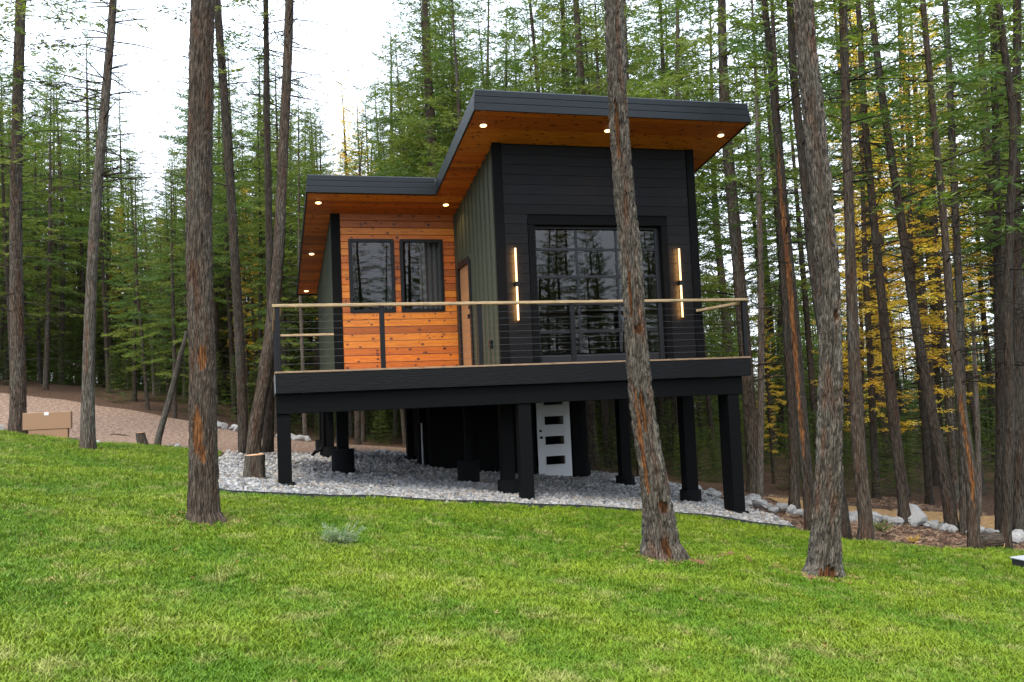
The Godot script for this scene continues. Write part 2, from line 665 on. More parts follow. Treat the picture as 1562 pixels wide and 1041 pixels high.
func roof(c: Node3D) -> void:
	var r := sub("roof", c, Vector3(3.7, 3.0, -4.5))
	var nrm := sqrt(1.0 + ROOF_B * ROOF_B)
	var zd := Vector3(0, ROOF_B, 1) / nrm
	var yd := Vector3(0, 1, -ROOF_B) / nrm
	var slope := Basis(Vector3.RIGHT, yd, zd)
	# soffit boards across the whole underside
	var bw := 0.145
	var z := Z_UP - 0.035
	var i := 0
	while z - bw > Z_BACK + 0.02:
		var x0 := (X_UP if z > Z_LOW + 0.02 else X_LOW) + 0.03
		var zm := z - bw / 2.0
		var w := X_END - 0.03 - x0
		var s := Vector3(w, 0.018, (bw - 0.006) * nrm)
		var m: Material = M["cedar%d" % rng.randi_range(0, 3)]
		put("soffit_board", box(s, 0.004, Vector2(rng.randf() * 4.0, rng.randf() * 1.1)), m, r, Vector3((x0 + X_END - 0.03) / 2.0, soffit_y(zm), zm) + yd * 0.009, slope)
		z -= bw
		i += 1
	# the roof's body
	for q in [[X_UP + 0.03, X_END - 0.03, Z_LOW, Z_UP - 0.03], [X_LOW + 0.03, X_END - 0.03, Z_BACK + 0.03, Z_LOW - 0.03]]:
		var zm: float = (q[2] + q[3]) / 2.0
		put("roof_panel", box(Vector3(q[1] - q[0], 0.29, (q[3] - q[2]) * nrm), 0.01), M.roofing, r, Vector3((q[0] + q[1]) / 2.0, soffit_y(zm), zm) + yd * (0.02 + 0.145), slope)
	# fascia: three stepped metal bands on every edge, the lowest proudest
	for k in 3:
		var hgt := 0.118 if k == 0 else 0.104
		var y0: float = [-0.012, 0.108, 0.214][k]
		var out: float = [0.0, -0.013, -0.026][k]
		var yc := y0 + hgt / 2.0
		var th := 0.03
		# across the front
		put("fascia_board", bevel_band(X_END - X_UP + 2 * out, hgt, th), M.metal, r, Vector3((X_UP + X_END) / 2.0, soffit_y(Z_UP) + yc, Z_UP + out - th / 2.0))
		put("fascia_board", bevel_band(X_UP - X_LOW + out - 0.0, hgt, th), M.metal, r, Vector3((X_LOW - out + X_UP) / 2.0, soffit_y(Z_LOW) + yc, Z_LOW + out - th / 2.0))
		put("fascia_board", bevel_band(X_END - X_LOW + 2 * out, hgt, th), M.metal, r, Vector3((X_LOW + X_END) / 2.0, soffit_y(Z_BACK) + yc, Z_BACK - out + th / 2.0), Basis(Vector3.UP, PI))
		# along the sloping sides
		for sd in [[X_UP - out, Z_LOW + out + 0.001, Z_UP + out - th - 0.001, -1.0], [X_LOW - out, Z_BACK - out + th + 0.001, Z_LOW + out - th - 0.001, -1.0], [X_END + out, Z_BACK - out + th + 0.001, Z_UP + out - th - 0.001, 1.0]]:
			var zm: float = (sd[1] + sd[2]) / 2.0
			var turn := slope * Basis(Vector3.UP, PI / 2.0 * sd[3])
			put("fascia_board", bevel_band((sd[2] - sd[1]) * nrm, hgt, th), M.metal, r, Vector3(sd[0] - sd[3] * th / 2.0, soffit_y(zm) + yc, zm), turn)


# a band of metal, chamfered along its upper edge
func bevel_band(l: float, h: float, t: float) -> ArrayMesh:
	var st := SurfaceTool.new()
	st.begin(Mesh.PRIMITIVE_TRIANGLES)
	var ch := 0.018
	var p := [Vector2(-t / 2, -h / 2), Vector2(t / 2 - 0.004, -h / 2), Vector2(t / 2, -h / 2 + 0.004), Vector2(t / 2, h / 2 - ch), Vector2(t / 2 - ch, h / 2), Vector2(-t / 2, h / 2)]
	for i in p.size():
		var a: Vector2 = p[i]
		var b: Vector2 = p[(i + 1) % p.size()]
		var nn := Vector3(0, -(b.x - a.x), b.y - a.y).normalized()
		var q := [Vector3(-l / 2, a.y, a.x), Vector3(l / 2, a.y, a.x), Vector3(l / 2, b.y, b.x), Vector3(-l / 2, b.y, b.x)]
		for k in [0, 2, 1, 0, 3, 2]:
			st.set_normal(nn)
			st.add_vertex(q[k])
	for s in [-1.0, 1.0]:
		for i in range(1, p.size() - 1):
			for k in ([0, i, i + 1] if s > 0 else [0, i + 1, i]):
				st.set_normal(Vector3(s, 0, 0))
				st.add_vertex(Vector3(s * l / 2, p[k].y, p[k].x))
	return st.commit()


func off() -> Vector2:
	return Vector2(rng.randf() * 4.0, rng.randf() * 1.1)


func black_wall(c: Node3D) -> void:
	var w := sub("front_wall", c, Vector3(5.27, 0, Z_BLACK))
	var top := soffit_y(Z_BLACK)
	var gx0 := 4.145
	var gx1 := 6.385
	var gy1 := 2.29
	# the wall behind the boards
	bx("wall_panel", w, Vector3(X_BLACK + 0.02, -0.02, Z_BLACK - 0.16), Vector3(gx0, top + 0.05, Z_BLACK - 0.025), M.black)
	bx("wall_panel", w, Vector3(gx1, -0.02, Z_BLACK - 0.16), Vector3(X_RIGHT - 0.02, top + 0.05, Z_BLACK - 0.025), M.black)
	bx("wall_panel", w, Vector3(gx0, gy1, Z_BLACK - 0.16), Vector3(gx1, top + 0.05, Z_BLACK - 0.025), M.black)
	# lap siding, one board at a time
	var tilt := Basis(Vector3.RIGHT, 0.045)
	var y := 0.02
	while y < top - 0.03:
		var hh := 0.163
		var spans := [[X_BLACK + 0.145, X_RIGHT - 0.135]]
		if y < gy1 + 0.10:
			spans = [[X_BLACK + 0.145, gx0 - 0.115], [gx1 + 0.115, X_RIGHT - 0.135]]
		var yt := minf(y + hh, top + 0.02)
		for s in spans:
			put("plank", box(Vector3(s[1] - s[0], yt - y - 0.004, 0.014), 0.002, off()), M["siding%d" % rng.randi_range(0, 2)], w, Vector3((s[0] + s[1]) / 2.0, (y + yt) / 2.0, Z_BLACK - 0.008 + rng.randf() * 0.002), tilt)
		y += hh
	# corner and opening trim
	for t in [[X_BLACK - 0.012, X_BLACK + 0.14, -0.02, top + 0.01], [X_RIGHT - 0.13, X_RIGHT + 0.012, -0.02, top + 0.01], [gx0 - 0.11, gx0, -0.02, gy1], [gx1, gx1 + 0.11, -0.02, gy1]]:
		bx("trim_board", w, Vector3(t[0], t[2], Z_BLACK - 0.024), Vector3(t[1], t[3], Z_BLACK + 0.016), M.black, 0.003)
	bx("trim_board", w, Vector3(gx0 - 0.11, gy1 + 0.002, Z_BLACK - 0.024), Vector3(gx1 + 0.11, gy1 + 0.105, Z_BLACK + 0.018), M.black, 0.003)
	# the glazed overhead door, set back in its opening
	var d := sub("glass_door", c, Vector3(5.27, 0, Z_BLACK - 0.12))
	var zd := Z_BLACK - 0.13
	var xs := [gx0, 4.185, 4.895, 5.605, 6.315, gx1]
	var rows := [0.0, 0.16, 0.535, 1.0, 1.45, 1.905, 2.25, gy1]
	bx("frame", d, Vector3(gx0 + 0.001, 0, zd - 0.03), Vector3(gx0 + 0.05, gy1 - 0.001, zd + 0.03), M.frame_grey, 0.003)
	bx("frame", d, Vector3(gx1 - 0.08, 0, zd - 0.03), Vector3(gx1 - 0.001, gy1 - 0.001, zd + 0.03), M.frame_grey, 0.003)
	bx("frame", d, Vector3(gx0 + 0.05, 0, zd - 0.03), Vector3(gx1 - 0.08, rows[1], zd + 0.03), M.frame_grey, 0.003)
	bx("frame", d, Vector3(gx0 + 0.05, rows[6] - 0.005, zd - 0.03), Vector3(gx1 - 0.08, gy1 - 0.001, zd + 0.03), M.frame_grey, 0.003)
	for r in range(2, 6):
		bx("bar", d, Vector3(gx0 + 0.051, rows[r] - 0.022, zd - 0.024), Vector3(gx1 - 0.081, rows[r] + 0.022, zd + 0.024), M.frame_grey, 0.003)
	for k in [2, 3]:
		for r in range(1, 6):
			bx("bar", d, Vector3(xs[k] - 0.02, rows[r] + 0.0225, zd - 0.021), Vector3(xs[k] + 0.02, rows[r + 1] - 0.0225, zd + 0.021), M.frame_grey, 0.003)
	for k in 3:
		for r in range(1, 6):
			var q := QuadMesh.new()
			q.size = Vector2([0.69, 0.67, 0.68][k], rows[r + 1] - rows[r] - 0.046)
			# each section of an overhead door hangs a little out of true
			put("pane", q, M.glass, d, Vector3([4.54, 5.25, 5.955][k], (rows[r] + rows[r + 1]) / 2.0, zd + 0.004), Basis.from_euler(Vector3(rng.randf_range(-0.006, 0.006), rng.randf_range(-0.006, 0.006), 0)))


func cedar_wall(c: Node3D) -> void:
	var w := sub("cedar_wall", c, Vector3(2.3, 0, Z_CEDAR))
	var top := soffit_y(Z_CEDAR)
	var x0 := X_LEFT + 0.16
	var x1 := X_BLACK - 0.002
	var wins := [[1.439, 2.30], [2.413, 3.258]]
	var wy0 := 1.225
	var wy1 := 2.642
	for q in [[x0, -0.02, x1, wy0], [x0, wy1, x1, top + 0.05], [x0, wy0, wins[0][0], wy1], [wins[0][1], wy0, wins[1][0], wy1], [wins[1][1], wy0, x1, wy1]]:
		bx("wall_panel", w, Vector3(q[0], q[1], Z_CEDAR - 0.15), Vector3(q[2], q[3], Z_CEDAR - 0.022), M.black)
	var y := 0.0
	var hh := 0.1363
	while y < top:
		var yt := minf(y + hh, top + 0.01)
		var spans := [[x0 + 0.002, x1]]
		if y > wy0 - hh * 0.5 and y < wy1 - hh * 0.5:
			spans = [[x0 + 0.002, wins[0][0] - 0.002], [wins[0][1] + 0.002, wins[1][0] - 0.002], [wins[1][1] + 0.002, x1]]
		for s in spans:
			put("plank", box(Vector3(s[1] - s[0], yt - y - 0.007, 0.02), 0.005, off()), M["cedar%d" % rng.randi_range(0, 3)], w, Vector3((s[0] + s[1]) / 2.0, (y + yt) / 2.0, Z_CEDAR - 0.01 + rng.randf() * 0.0015))
		y += hh
	bx("trim_board", w, Vector3(X_LEFT - 0.012, -0.02, Z_CEDAR - 0.02), Vector3(x0, top + 0.01, Z_CEDAR + 0.016), M.black, 0.003)
	for wi in wins:
		var n := sub("window", c, Vector3((wi[0] + wi[1]) / 2.0, wy0, Z_CEDAR))
		var f := 0.062
		var z0 := Z_CEDAR - 0.06
		var z1 := Z_CEDAR + 0.018
		bx("frame", n, Vector3(wi[0], wy0, z0), Vector3(wi[0] + f, wy1, z1), M.frame, 0.003)
		bx("frame", n, Vector3(wi[1] - f, wy0, z0), Vector3(wi[1], wy1, z1), M.frame, 0.003)
		bx("frame", n, Vector3(wi[0] + f, wy0, z0), Vector3(wi[1] - f, wy0 + f, z1), M.frame, 0.003)
		bx("frame", n, Vector3(wi[0] + f, wy1 - f, z0), Vector3(wi[1] - f, wy1, z1), M.frame, 0.003)
		var q := QuadMesh.new()
		q.size = Vector2(wi[1] - wi[0] - 2 * f + 0.01, wy1 - wy0 - 2 * f + 0.01)
		put("pane", q, M.glass, n, Vector3((wi[0] + wi[1]) / 2.0, (wy0 + wy1) / 2.0, Z_CEDAR - 0.02))
	# folded curtain inside the second window
	var st := PackedVector3Array()
	var cx0 := 2.82
	for k in 24:
		for y2 in 2:
			pass
		var xa := cx0 + 0.42 * k / 24.0
		var xb := cx0 + 0.42 * (k + 1) / 24.0
		var za := Z_CEDAR - 0.24 + 0.02 * sin(k * 1.1)
		var zb := Z_CEDAR - 0.24 + 0.02 * sin((k + 1) * 1.1)
		st.append_array(PackedVector3Array([Vector3(xa, 0.9, za), Vector3(xa, 2.75, za), Vector3(xb, 2.75, zb), Vector3(xa, 0.9, za), Vector3(xb, 2.75, zb), Vector3(xb, 0.9, zb)]))
	for i in st.size():
		st[i] -= Vector3(3.03, 0.9, Z_CEDAR - 0.24)
	put("curtain", mesh_of(st), M.curtain, c, Vector3(3.03, 0.9, Z_CEDAR - 0.24))


func green_walls(c: Node3D) -> void:
	# the side of the black bay, with the entry door in it
	var w := sub("bay_side_wall", c, Vector3(X_BLACK, 0, -2.4))
	var dz0 := -3.86
	var dz1 := -2.86
	var dh := 2.05
	var zf := Z_BLACK - 0.024
	var zb := Z_CEDAR + 0.002
	for q in [[dz1, zf, -0.02, 3.6], [zb, dz0, -0.02, 3.2], [dz0, dz1, dh, 3.3]]:
		slope_panel("wall_panel", w, X_BLACK + 0.02, X_BLACK + 0.15, q[0], q[1], q[2], M.green)
	var z := zf - 0.10
	while z > zb:
		var y0 := dh + 0.1 if z < dz1 + 0.09 and z > dz0 - 0.09 else 0.0
		slope_panel("batten", w, X_BLACK - 0.002, X_BLACK + 0.022, z - 0.045, z, y0, M.green)
		z -= 0.305
	var d := sub("entry_door", c, Vector3(X_BLACK, 0, -3.36))
	bx("leaf", d, Vector3(X_BLACK + 0.035, 0.01, dz0 + 0.05), Vector3(X_BLACK + 0.08, dh - 0.04, dz1 - 0.05), M.oak, 0.003, Vector2(0.3, 0.2))
	bx("frame", d, Vector3(X_BLACK - 0.012, 0, dz1 - 0.05), Vector3(X_BLACK + 0.14, dh, dz1 + 0.06), M.frame, 0.003)
	bx("frame", d, Vector3(X_BLACK - 0.012, 0, dz0 - 0.06), Vector3(X_BLACK + 0.14, dh, dz0 + 0.05), M.frame, 0.003)
	bx("frame", d, Vector3(X_BLACK - 0.012, dh - 0.04, dz0 + 0.05), Vector3(X_BLACK + 0.14, dh + 0.07, dz1 - 0.05), M.frame, 0.003)
	bx("handle", d, Vector3(X_BLACK - 0.03, 0.98, dz1 - 0.16), Vector3(X_BLACK + 0.035, 1.06, dz1 - 0.11), M.frame, 0.006)
	bx("lock", d, Vector3(X_BLACK - 0.01, 1.16, dz1 - 0.16), Vector3(X_BLACK + 0.035, 1.22, dz1 - 0.11), M.frame, 0.006)
	bx("outlet_box", c, Vector3(X_BLACK - 0.05, 0.32, -1.42), Vector3(X_BLACK + 0.0195, 0.46, -1.32), M.frame, 0.008)
	# the long side of the low part
	var l := sub("long_side_wall", c, Vector3(X_LEFT, 0, -6.5))
	slope_panel("wall_panel", l, X_LEFT + 0.01, X_LEFT + 0.14, Z_REAR, Z_CEDAR - 0.021, -0.02, M.green)
	z = Z_CEDAR - 0.2
	while z > Z_REAR + 0.1:
		slope_panel("batten", l, X_LEFT - 0.012, X_LEFT + 0.012, z - 0.045, z, 0.0, M.green)
		z -= 0.305
	slope_panel("trim_board", l, X_LEFT - 0.016, X_LEFT + 0.008, Z_REAR - 0.01, Z_REAR + 0.12, 0.0, M.black)
	# sides turned away from the lawn
	var b := sub("rear_wall", c, Vector3(4.1, 0, Z_REAR))
	slope_panel("wall_panel", b, X_LEFT + 0.14, X_RIGHT - 0.14, Z_REAR, Z_REAR + 0.13, -0.02, M.green)
	var r := sub("right_side_wall", c, Vector3(X_RIGHT, 0, -5.0))
	slope_panel("wall_panel", r, X_RIGHT - 0.14, X_RIGHT - 0.01, Z_REAR, Z_BLACK - 0.165, -0.02, M.green)
	z = Z_BLACK - 0.3
	while z > Z_REAR + 0.1:
		slope_panel("batten", r, X_RIGHT - 0.012, X_RIGHT + 0.012, z - 0.045, z, 0.0, M.green)
		z -= 0.305
	# floor and the wall between the two rooms
	bx("floor_slab", c, Vector3(X_LEFT + 0.01, -0.30, Z_REAR), Vector3(X_RIGHT - 0.01, -0.021, Z_CEDAR - 0.002), M.black)
	bx("floor_slab", c, Vector3(X_BLACK + 0.01, -0.30, Z_CEDAR), Vector3(X_RIGHT - 0.01, -0.021, Z_BLACK - 0.01), M.black)
	bx("inner_floor", c, Vector3(X_LEFT + 0.15, -0.02, Z_REAR + 0.14), Vector3(X_RIGHT - 0.15, -0.005, Z_CEDAR - 0.16), M.room)
	bx("inner_wall", c, Vector3(X_BLACK + 0.16, -0.019, -6.1), Vector3(X_RIGHT - 0.15, 2.7, -6.0), M.room)


# a wall piece whose upper edge follows the roof
func slope_panel(called: String, parent: Node3D, x0: float, x1: float, z0: float, z1: float, y0: float, m: Material) -> void:
	var o := Vector3((x0 + x1) / 2.0, y0, (z0 + z1) / 2.0)
	var p := []
	for x in [x0, x1]:
		for q in [[y0, z0], [y0, z1], [soffit_y(z1) + 0.015, z1], [soffit_y(z0) + 0.015, z0]]:
			p.append(Vector3(x, q[0], q[1]) - o)
	var v := PackedVector3Array()
	for f in [[0, 1, 2, 3], [4, 7, 6, 5], [0, 4, 5, 1], [1, 5, 6, 2], [2, 6, 7, 3], [3, 7, 4, 0]]:
		for k in [0, 2, 1, 0, 3, 2]:
			v.append(p[f[k]])
	put(called, mesh_of(v), m, parent, o)


func deck(c: Node3D) -> void:
	var d := sub("deck", c, Vector3(3.7, -0.3, -0.5))
	var z := 0.012
	while z > Z_CEDAR + 0.1:
		var z0 := z - 0.138
		var x1 := DECK_W + 0.005 if z0 > Z_BLACK + 0.02 else X_BLACK - 0.02
		if z0 > Z_BLACK + 0.02 or z < Z_BLACK + 0.2:
			bx("plank", d, Vector3(-0.005, -0.026, z0), Vector3(x1, 0.0, z - 0.005), M.deck_wood, 0.003, off())
		z -= 0.138
	bx("fascia_board", d, Vector3(0.0, -0.31, -0.04), Vector3(DECK_W, -0.028, 0.0), M.fascia, 0.004)
	bx("fascia_board", d, Vector3(DECK_W - 0.04, -0.31, Z_BLACK), Vector3(DECK_W, -0.028, -0.042), M.fascia, 0.004)
	bx("fascia_board", d, Vector3(0.0, -0.31, Z_CEDAR), Vector3(0.04, -0.028, -0.042), M.fascia, 0.004)
	bx("pale_sheen", d, Vector3(-0.006, -0.30, -0.62), Vector3(-0.001, -0.05, -0.03), M.pale_sheen, 0.001)  # painted sky reflection: a pale strip added over the black side fascia
	var x := 0.3
	while x < DECK_W - 0.2:
		bx("joist", d, Vector3(x, -0.29, (Z_CEDAR if x < X_BLACK else Z_BLACK) + 0.01), Vector3(x + 0.04, -0.03, -0.042), M.black, 0.002)
		x += 0.405
	bx("beam", d, Vector3(0.0, -0.60, -0.27), Vector3(7.33, -0.312, -0.08), M.black, 0.006)
	bx("beam", d, Vector3(0.05, -0.60, -3.06), Vector3(X_BLACK - 0.1, -0.312, -2.84), M.black, 0.006)
	bx("beam", d, Vector3(3.36, -0.58, -8.8), Vector3(3.54, -0.3125, -0.28), M.black, 0.006)
	bx("beam", d, Vector3(6.92, -0.58, -8.8), Vector3(7.12, -0.3125, -0.28), M.black, 0.006)
	bx("beam", d, Vector3(1.05, -0.58, -8.8), Vector3(1.23, -0.3125, -3.07), M.black, 0.006)


func railing(c: Node3D) -> void:
	var r := sub("railing", c, Vector3(3.7, 0, -0.03))
	var top := 0.95
	for x in [0.05, 1.52, 2.98, 4.45, 5.92, 7.41]:
		bx("post", r, Vector3(x - 0.034, 0.001, -0.075), Vector3(x + 0.034, top - 0.042, -0.012), M.frame, 0.004)
	for x in [0.05]:
		for z in [-2.0, -3.98]:
			bx("post", r, Vector3(x - 0.034, 0.001, z - 0.03), Vector3(x + 0.034, top - 0.042, z + 0.03), M.frame, 0.004)
	bx("rail", r, Vector3(-0.02, top - 0.04, -0.10), Vector3(DECK_W + 0.01, top, 0.012), M.pine, 0.004, Vector2(0.2, 0.1))
	bx("rail", r, Vector3(0.0, top - 0.04, Z_CEDAR + 0.03), Vector3(0.11, top, -0.102), M.pine, 0.004, Vector2(1.2, 0.6))
	bx("rail", r, Vector3(0.085, 0.80, Z_CEDAR + 0.02), Vector3(X_LEFT - 0.02, 0.84, Z_CEDAR + 0.12), M.pine, 0.004, Vector2(2.2, 0.3))
	var a := Vector3(7.40, 0.885, -0.10)
	var b := Vector3(6.97, 0.835, Z_BLACK + 0.02)
	var dir := (b - a).normalized()
	var side := dir.cross(Vector3.UP).normalized()
	put("rail", box(Vector3(0.09, 0.04, a.distance_to(b)), 0.004, Vector2(3.0, 0.7)), M.pine, r, (a + b) / 2.0, Basis(side, side.cross(dir).normalized() * 1.0, -dir))
	for k in 8:
		var y := 0.10 + k * 0.1
		put("cable", cyl(0.0016, 0.0016, DECK_W - 0.1, 6), M.steel, r, Vector3(DECK_W / 2.0, y, -0.04), Basis(Vector3.BACK, PI / 2.0))


func posts(c: Node3D) -> void:
	# [x, z, beam height, width, depth, pier radius, pier height]; radius 0 is a square footing
	for q in [[0.10, -0.2, -0.60, 0.19, 0.19, 0.0, 0.06], [3.64, -0.2, -0.60, 0.20, 0.19, 0.0, 0.03], [7.16, -0.26, -0.60, 0.20, 0.34, 0.0, 0.06],
			[1.13, -2.95, -0.60, 0.2, 0.2, 0.2, 0.44], [3.30, -2.7, -0.60, 0.10, 0.10, 0.2, 0.42], [3.56, -0.98, -0.58, 0.2, 0.2, 0.17, 0.26],
			[7.06, -4.6, -0.58, 0.22, 0.22, 0.2, 0.22], [7.06, -1.62, -0.58, 0.22, 0.22, 0.19, 0.26], [6.72, -6.3, -0.58, 0.24, 0.24, 0.2, 0.34],
			[1.12, -6.4, -0.58, 0.2, 0.2, 0.2, 0.26], [3.0, -7.4, -0.58, 0.16, 0.16, 0.16, 0.12], [3.05, -6.0, -0.32, 0.14, 0.14, 0.14, 0.36], [0.09, -2.95, -0.60, 0.12, 0.16, 0.0, 0.05],
			[3.47, -8.6, -0.58, 0.2, 0.2, 0.2, 0.3], [7.02, -8.6, -0.58, 0.2, 0.2, 0.2, 0.3], [1.14, -8.6, -0.58, 0.2, 0.2, 0.2, 0.3]]:
		var g := gy(q[0], q[1])
		bx("post", c, Vector3(q[0] - q[3] / 2.0, g + q[6] - 0.01, q[1] - q[4] / 2.0), Vector3(q[0] + q[3] / 2.0, q[2] - 0.001, q[1] + q[4] / 2.0), M.black, 0.006)
		if q[5] > 0.0:
			put("pier", cyl(q[5], q[5] * 0.985, q[6] + 0.2), M.pier, c, Vector3(q[0], g + q[6] / 2.0 - 0.1, q[1]))
		else:
			bx("footing", c, Vector3(q[0] - 0.14, g - 0.12, q[1] - q[4] / 2.0 - 0.05), Vector3(q[0] + 0.14, g + q[6], q[1] + q[4] / 2.0 + 0.05), M.pier, 0.01)
	# drain pipe with a bend, beside the post under the long wall
	var g := gy(0.95, -6.3)
	put("drain_pipe", cyl(0.035, 0.035, 0.9, 12), M.black, c, Vector3(1.0, g + 0.75, -6.28))
	put("drain_pipe", tube([Vector3(0, 0.32, 0), Vector3(-0.05, 0.2, 0), Vector3(-0.18, 0.16, 0.0), Vector3(-0.24, 0.08, 0), Vector3(-0.25, -0.05, 0)], 0.035, 10), M.black, c, Vector3(1.0, g, -6.28))


func tube(pts: Array, r: float, sides: int, r2 := -1.0) -> ArrayMesh:
	var v := PackedVector3Array()
	var idx := PackedInt32Array()
	for i in pts.size():
		var t: Vector3 = ((pts[mini(i + 1, pts.size() - 1)] - pts[maxi(i - 1, 0)]) as Vector3).normalized()
		var s := t.cross(Vector3(0.31, 0.2, 0.93)).normalized()
		var u := s.cross(t)
		var rr := r if r2 < 0.0 else lerpf(r, r2, float(i) / (pts.size() - 1))
		for k in sides:
			var a := TAU * k / sides
			v.append(pts[i] + (s * cos(a) + u * sin(a)) * rr)
	for i in pts.size() - 1:
		for k in sides:
			var a := i * sides + k
			var b := i * sides + (k + 1) % sides
			idx.append_array(PackedInt32Array([a, a + sides, b, b, a + sides, b + sides]))
	var n := smooth_normals(v, idx)
	if n[0].dot(v[0] - pts[0]) < 0:
		idx.reverse()
		n = smooth_normals(v, idx)
	return mesh_of(v, PackedColorArray(), n, PackedVector2Array(), idx)


func lower_room(c: Node3D) -> void:
	var w := sub("lower_wall", c, Vector3(4.9, -2.2, -6.0))
	var z := -5.5
	var x0 := 3.12
	var x1 := 6.5
	var dx0 := 5.45
	var dx1 := 6.2
	for q in [[x0, dx0 - 0.05], [dx1 + 0.05, x1]]:
		bx("wall_panel", w, Vector3(q[0], -2.75, z - 0.12), Vector3(q[1], -0.585, z), M.black)
	bx("wall_panel", w, Vector3(dx0 - 0.05, -0.66, z - 0.12), Vector3(dx1 + 0.05, -0.30, z), M.black)
	var x := x0 + 0.1
	while x < dx0 - 0.1:
		bx("batten", w, Vector3(x, -2.5, z), Vector3(x + 0.05, -0.59, z + 0.018), M.black, 0.003)
		x += 0.305
	bx("wall_panel", w, Vector3(x0, -2.75, -8.9), Vector3(x0 + 0.12, -0.301, z - 0.121), M.black)
	bx("wall_panel", w, Vector3(x1 - 0.12, -2.75, -8.9), Vector3(x1, -0.301, z - 0.121), M.black)
	bx("wall_panel", w, Vector3(x0 + 0.121, -2.75, -8.9), Vector3(x1 - 0.121, -0.301, -8.8), M.black)
	for k in 3:
		put("conduit", cyl(0.02, 0.02, 1.0, 10), M.pale_sheen if k == 1 else M.black, c, Vector3(x0 - 0.06 - k * 0.07, -1.45, z - 0.2))
	var yb := gy(5.8, z) + 0.02
	var d := sub("lower_door", c, Vector3(5.8, yb, z))
	d.set_meta("label", "white door with a column of small glass lights")
	var zz := z + 0.03
	# a white leaf round a column of four lights
	var ly := []
	for k in 4:
		ly.append(yb + 0.25 + k * 0.427)
	var lx0 := dx0 + 0.15
	var lx1 := dx1 - 0.13
	var yt := yb + 2.02
	bx("leaf", d, Vector3(dx0, yb, z - 0.02), Vector3(lx0, yt, zz), M.white, 0.003)
	bx("leaf", d, Vector3(lx1, yb, z - 0.02), Vector3(dx1, yt, zz), M.white, 0.003)
	var prev := yb
	for k in 5:
		var up: float = ly[k] if k < 4 else yt
		bx("leaf", d, Vector3(lx0, prev, z - 0.02), Vector3(lx1, up, zz), M.white, 0.001)
		if k < 4:
			prev = ly[k] + 0.22
			bx("pane", d, Vector3(lx0 + 0.02, ly[k] + 0.02, z - 0.005), Vector3(lx1 - 0.02, prev - 0.02, z + 0.004), M.dark_glass, 0.001)
			for e in [[lx0, lx1, ly[k], ly[k] + 0.02], [lx0, lx1, prev - 0.02, prev], [lx0, lx0 + 0.02, ly[k] + 0.02, prev - 0.02], [lx1 - 0.02, lx1, ly[k] + 0.02, prev - 0.02]]:
				bx("pane_frame", d, Vector3(e[0], e[2], z - 0.02), Vector3(e[1], e[3], zz + 0.012), M.white, 0.004)
	put("handle", sphere(0.032), M.frame, d, Vector3(dx0 + 0.07, yb + 0.86, zz + 0.05))
	put("lock", cyl(0.028, 0.026, 0.03), M.frame, d, Vector3(dx0 + 0.07, yb + 1.0, zz + 0.015), Basis(Vector3.RIGHT, PI / 2.0))


func sphere(r: float) -> SphereMesh:
	var s := SphereMesh.new()
	s.radius = r
	s.height = 2.0 * r
	s.radial_segments = 16
	s.rings = 8
	return s


func lamps(c: Node3D) -> void:
	# recessed downlights in the soffit
	var nrm := sqrt(1.0 + ROOF_B * ROOF_B)
	var yd := Vector3(0, 1, -ROOF_B) / nrm
	var slope := Basis(Vector3.RIGHT, yd, Vector3(0, ROOF_B, 1) / nrm)
	for p in [[3.21, -0.23], [5.27, -0.23], [7.29, -0.23], [0.87, -3.5], [3.24, -3.5], [0.87, -6.4], [0.86, -9.2]]:
		var at := Vector3(p[0], soffit_y(p[1]), p[1])
		var l := sub("downlight", c, at)
		put("trim", cyl(0.062, 0.062, 0.008), M.white, l, at - yd * 0.004, slope)
		put("lens", cyl(0.048, 0.048, 0.006), M.lamp, l, at - yd * 0.010, slope)
		var s := SpotLight3D.new()
		s.name = "downlight_lamp"
		s.light_energy = 0.34
		s.light_color = Color(1.0, 0.80, 0.52)
		s.light_size = 0.045
		s.spot_range = 12.0
		s.spot_angle = 62.0
		s.spot_angle_attenuation = 1.0
		s.spot_attenuation = 2.0
		s.shadow_enabled = true
		l.add_child(s)
		s.transform = Transform3D(slope * Basis(Vector3.RIGHT, -PI / 2.0), -yd * 0.02)
	# two tall bar lamps that wash the wall behind them
	for x in [3.795, 6.675]:
		var zc := Z_BLACK + 0.075
		var l := sub("wall_lamp", c, Vector3(x, 1.31, Z_BLACK))
		bx("bar", l, Vector3(x + 0.004, 0.72, zc - 0.018), Vector3(x + 0.026, 1.90, zc + 0.018), M.frame, 0.003)
		bx("light_strip", l, Vector3(x - 0.026, 0.725, zc - 0.014), Vector3(x + 0.003, 1.895, zc + 0.014), M.strip, 0.006)
		bx("bracket", l, Vector3(x - 0.034, 1.27, Z_BLACK), Vector3(x + 0.034, 1.35, zc + 0.022), M.frame, 0.004)
		var a := AreaLight3D.new()
		a.name = "wall_lamp_light"
		a.area_size = Vector2(0.03, 1.16)
		a.light_energy = 0.2
		a.light_color = Color(1.0, 0.74, 0.42)
		a.area_range = 6.0
		a.shadow_enabled = true
		l.add_child(a)
		a.position = Vector3(-0.012, 0.0, zc - Z_BLACK - 0.02)


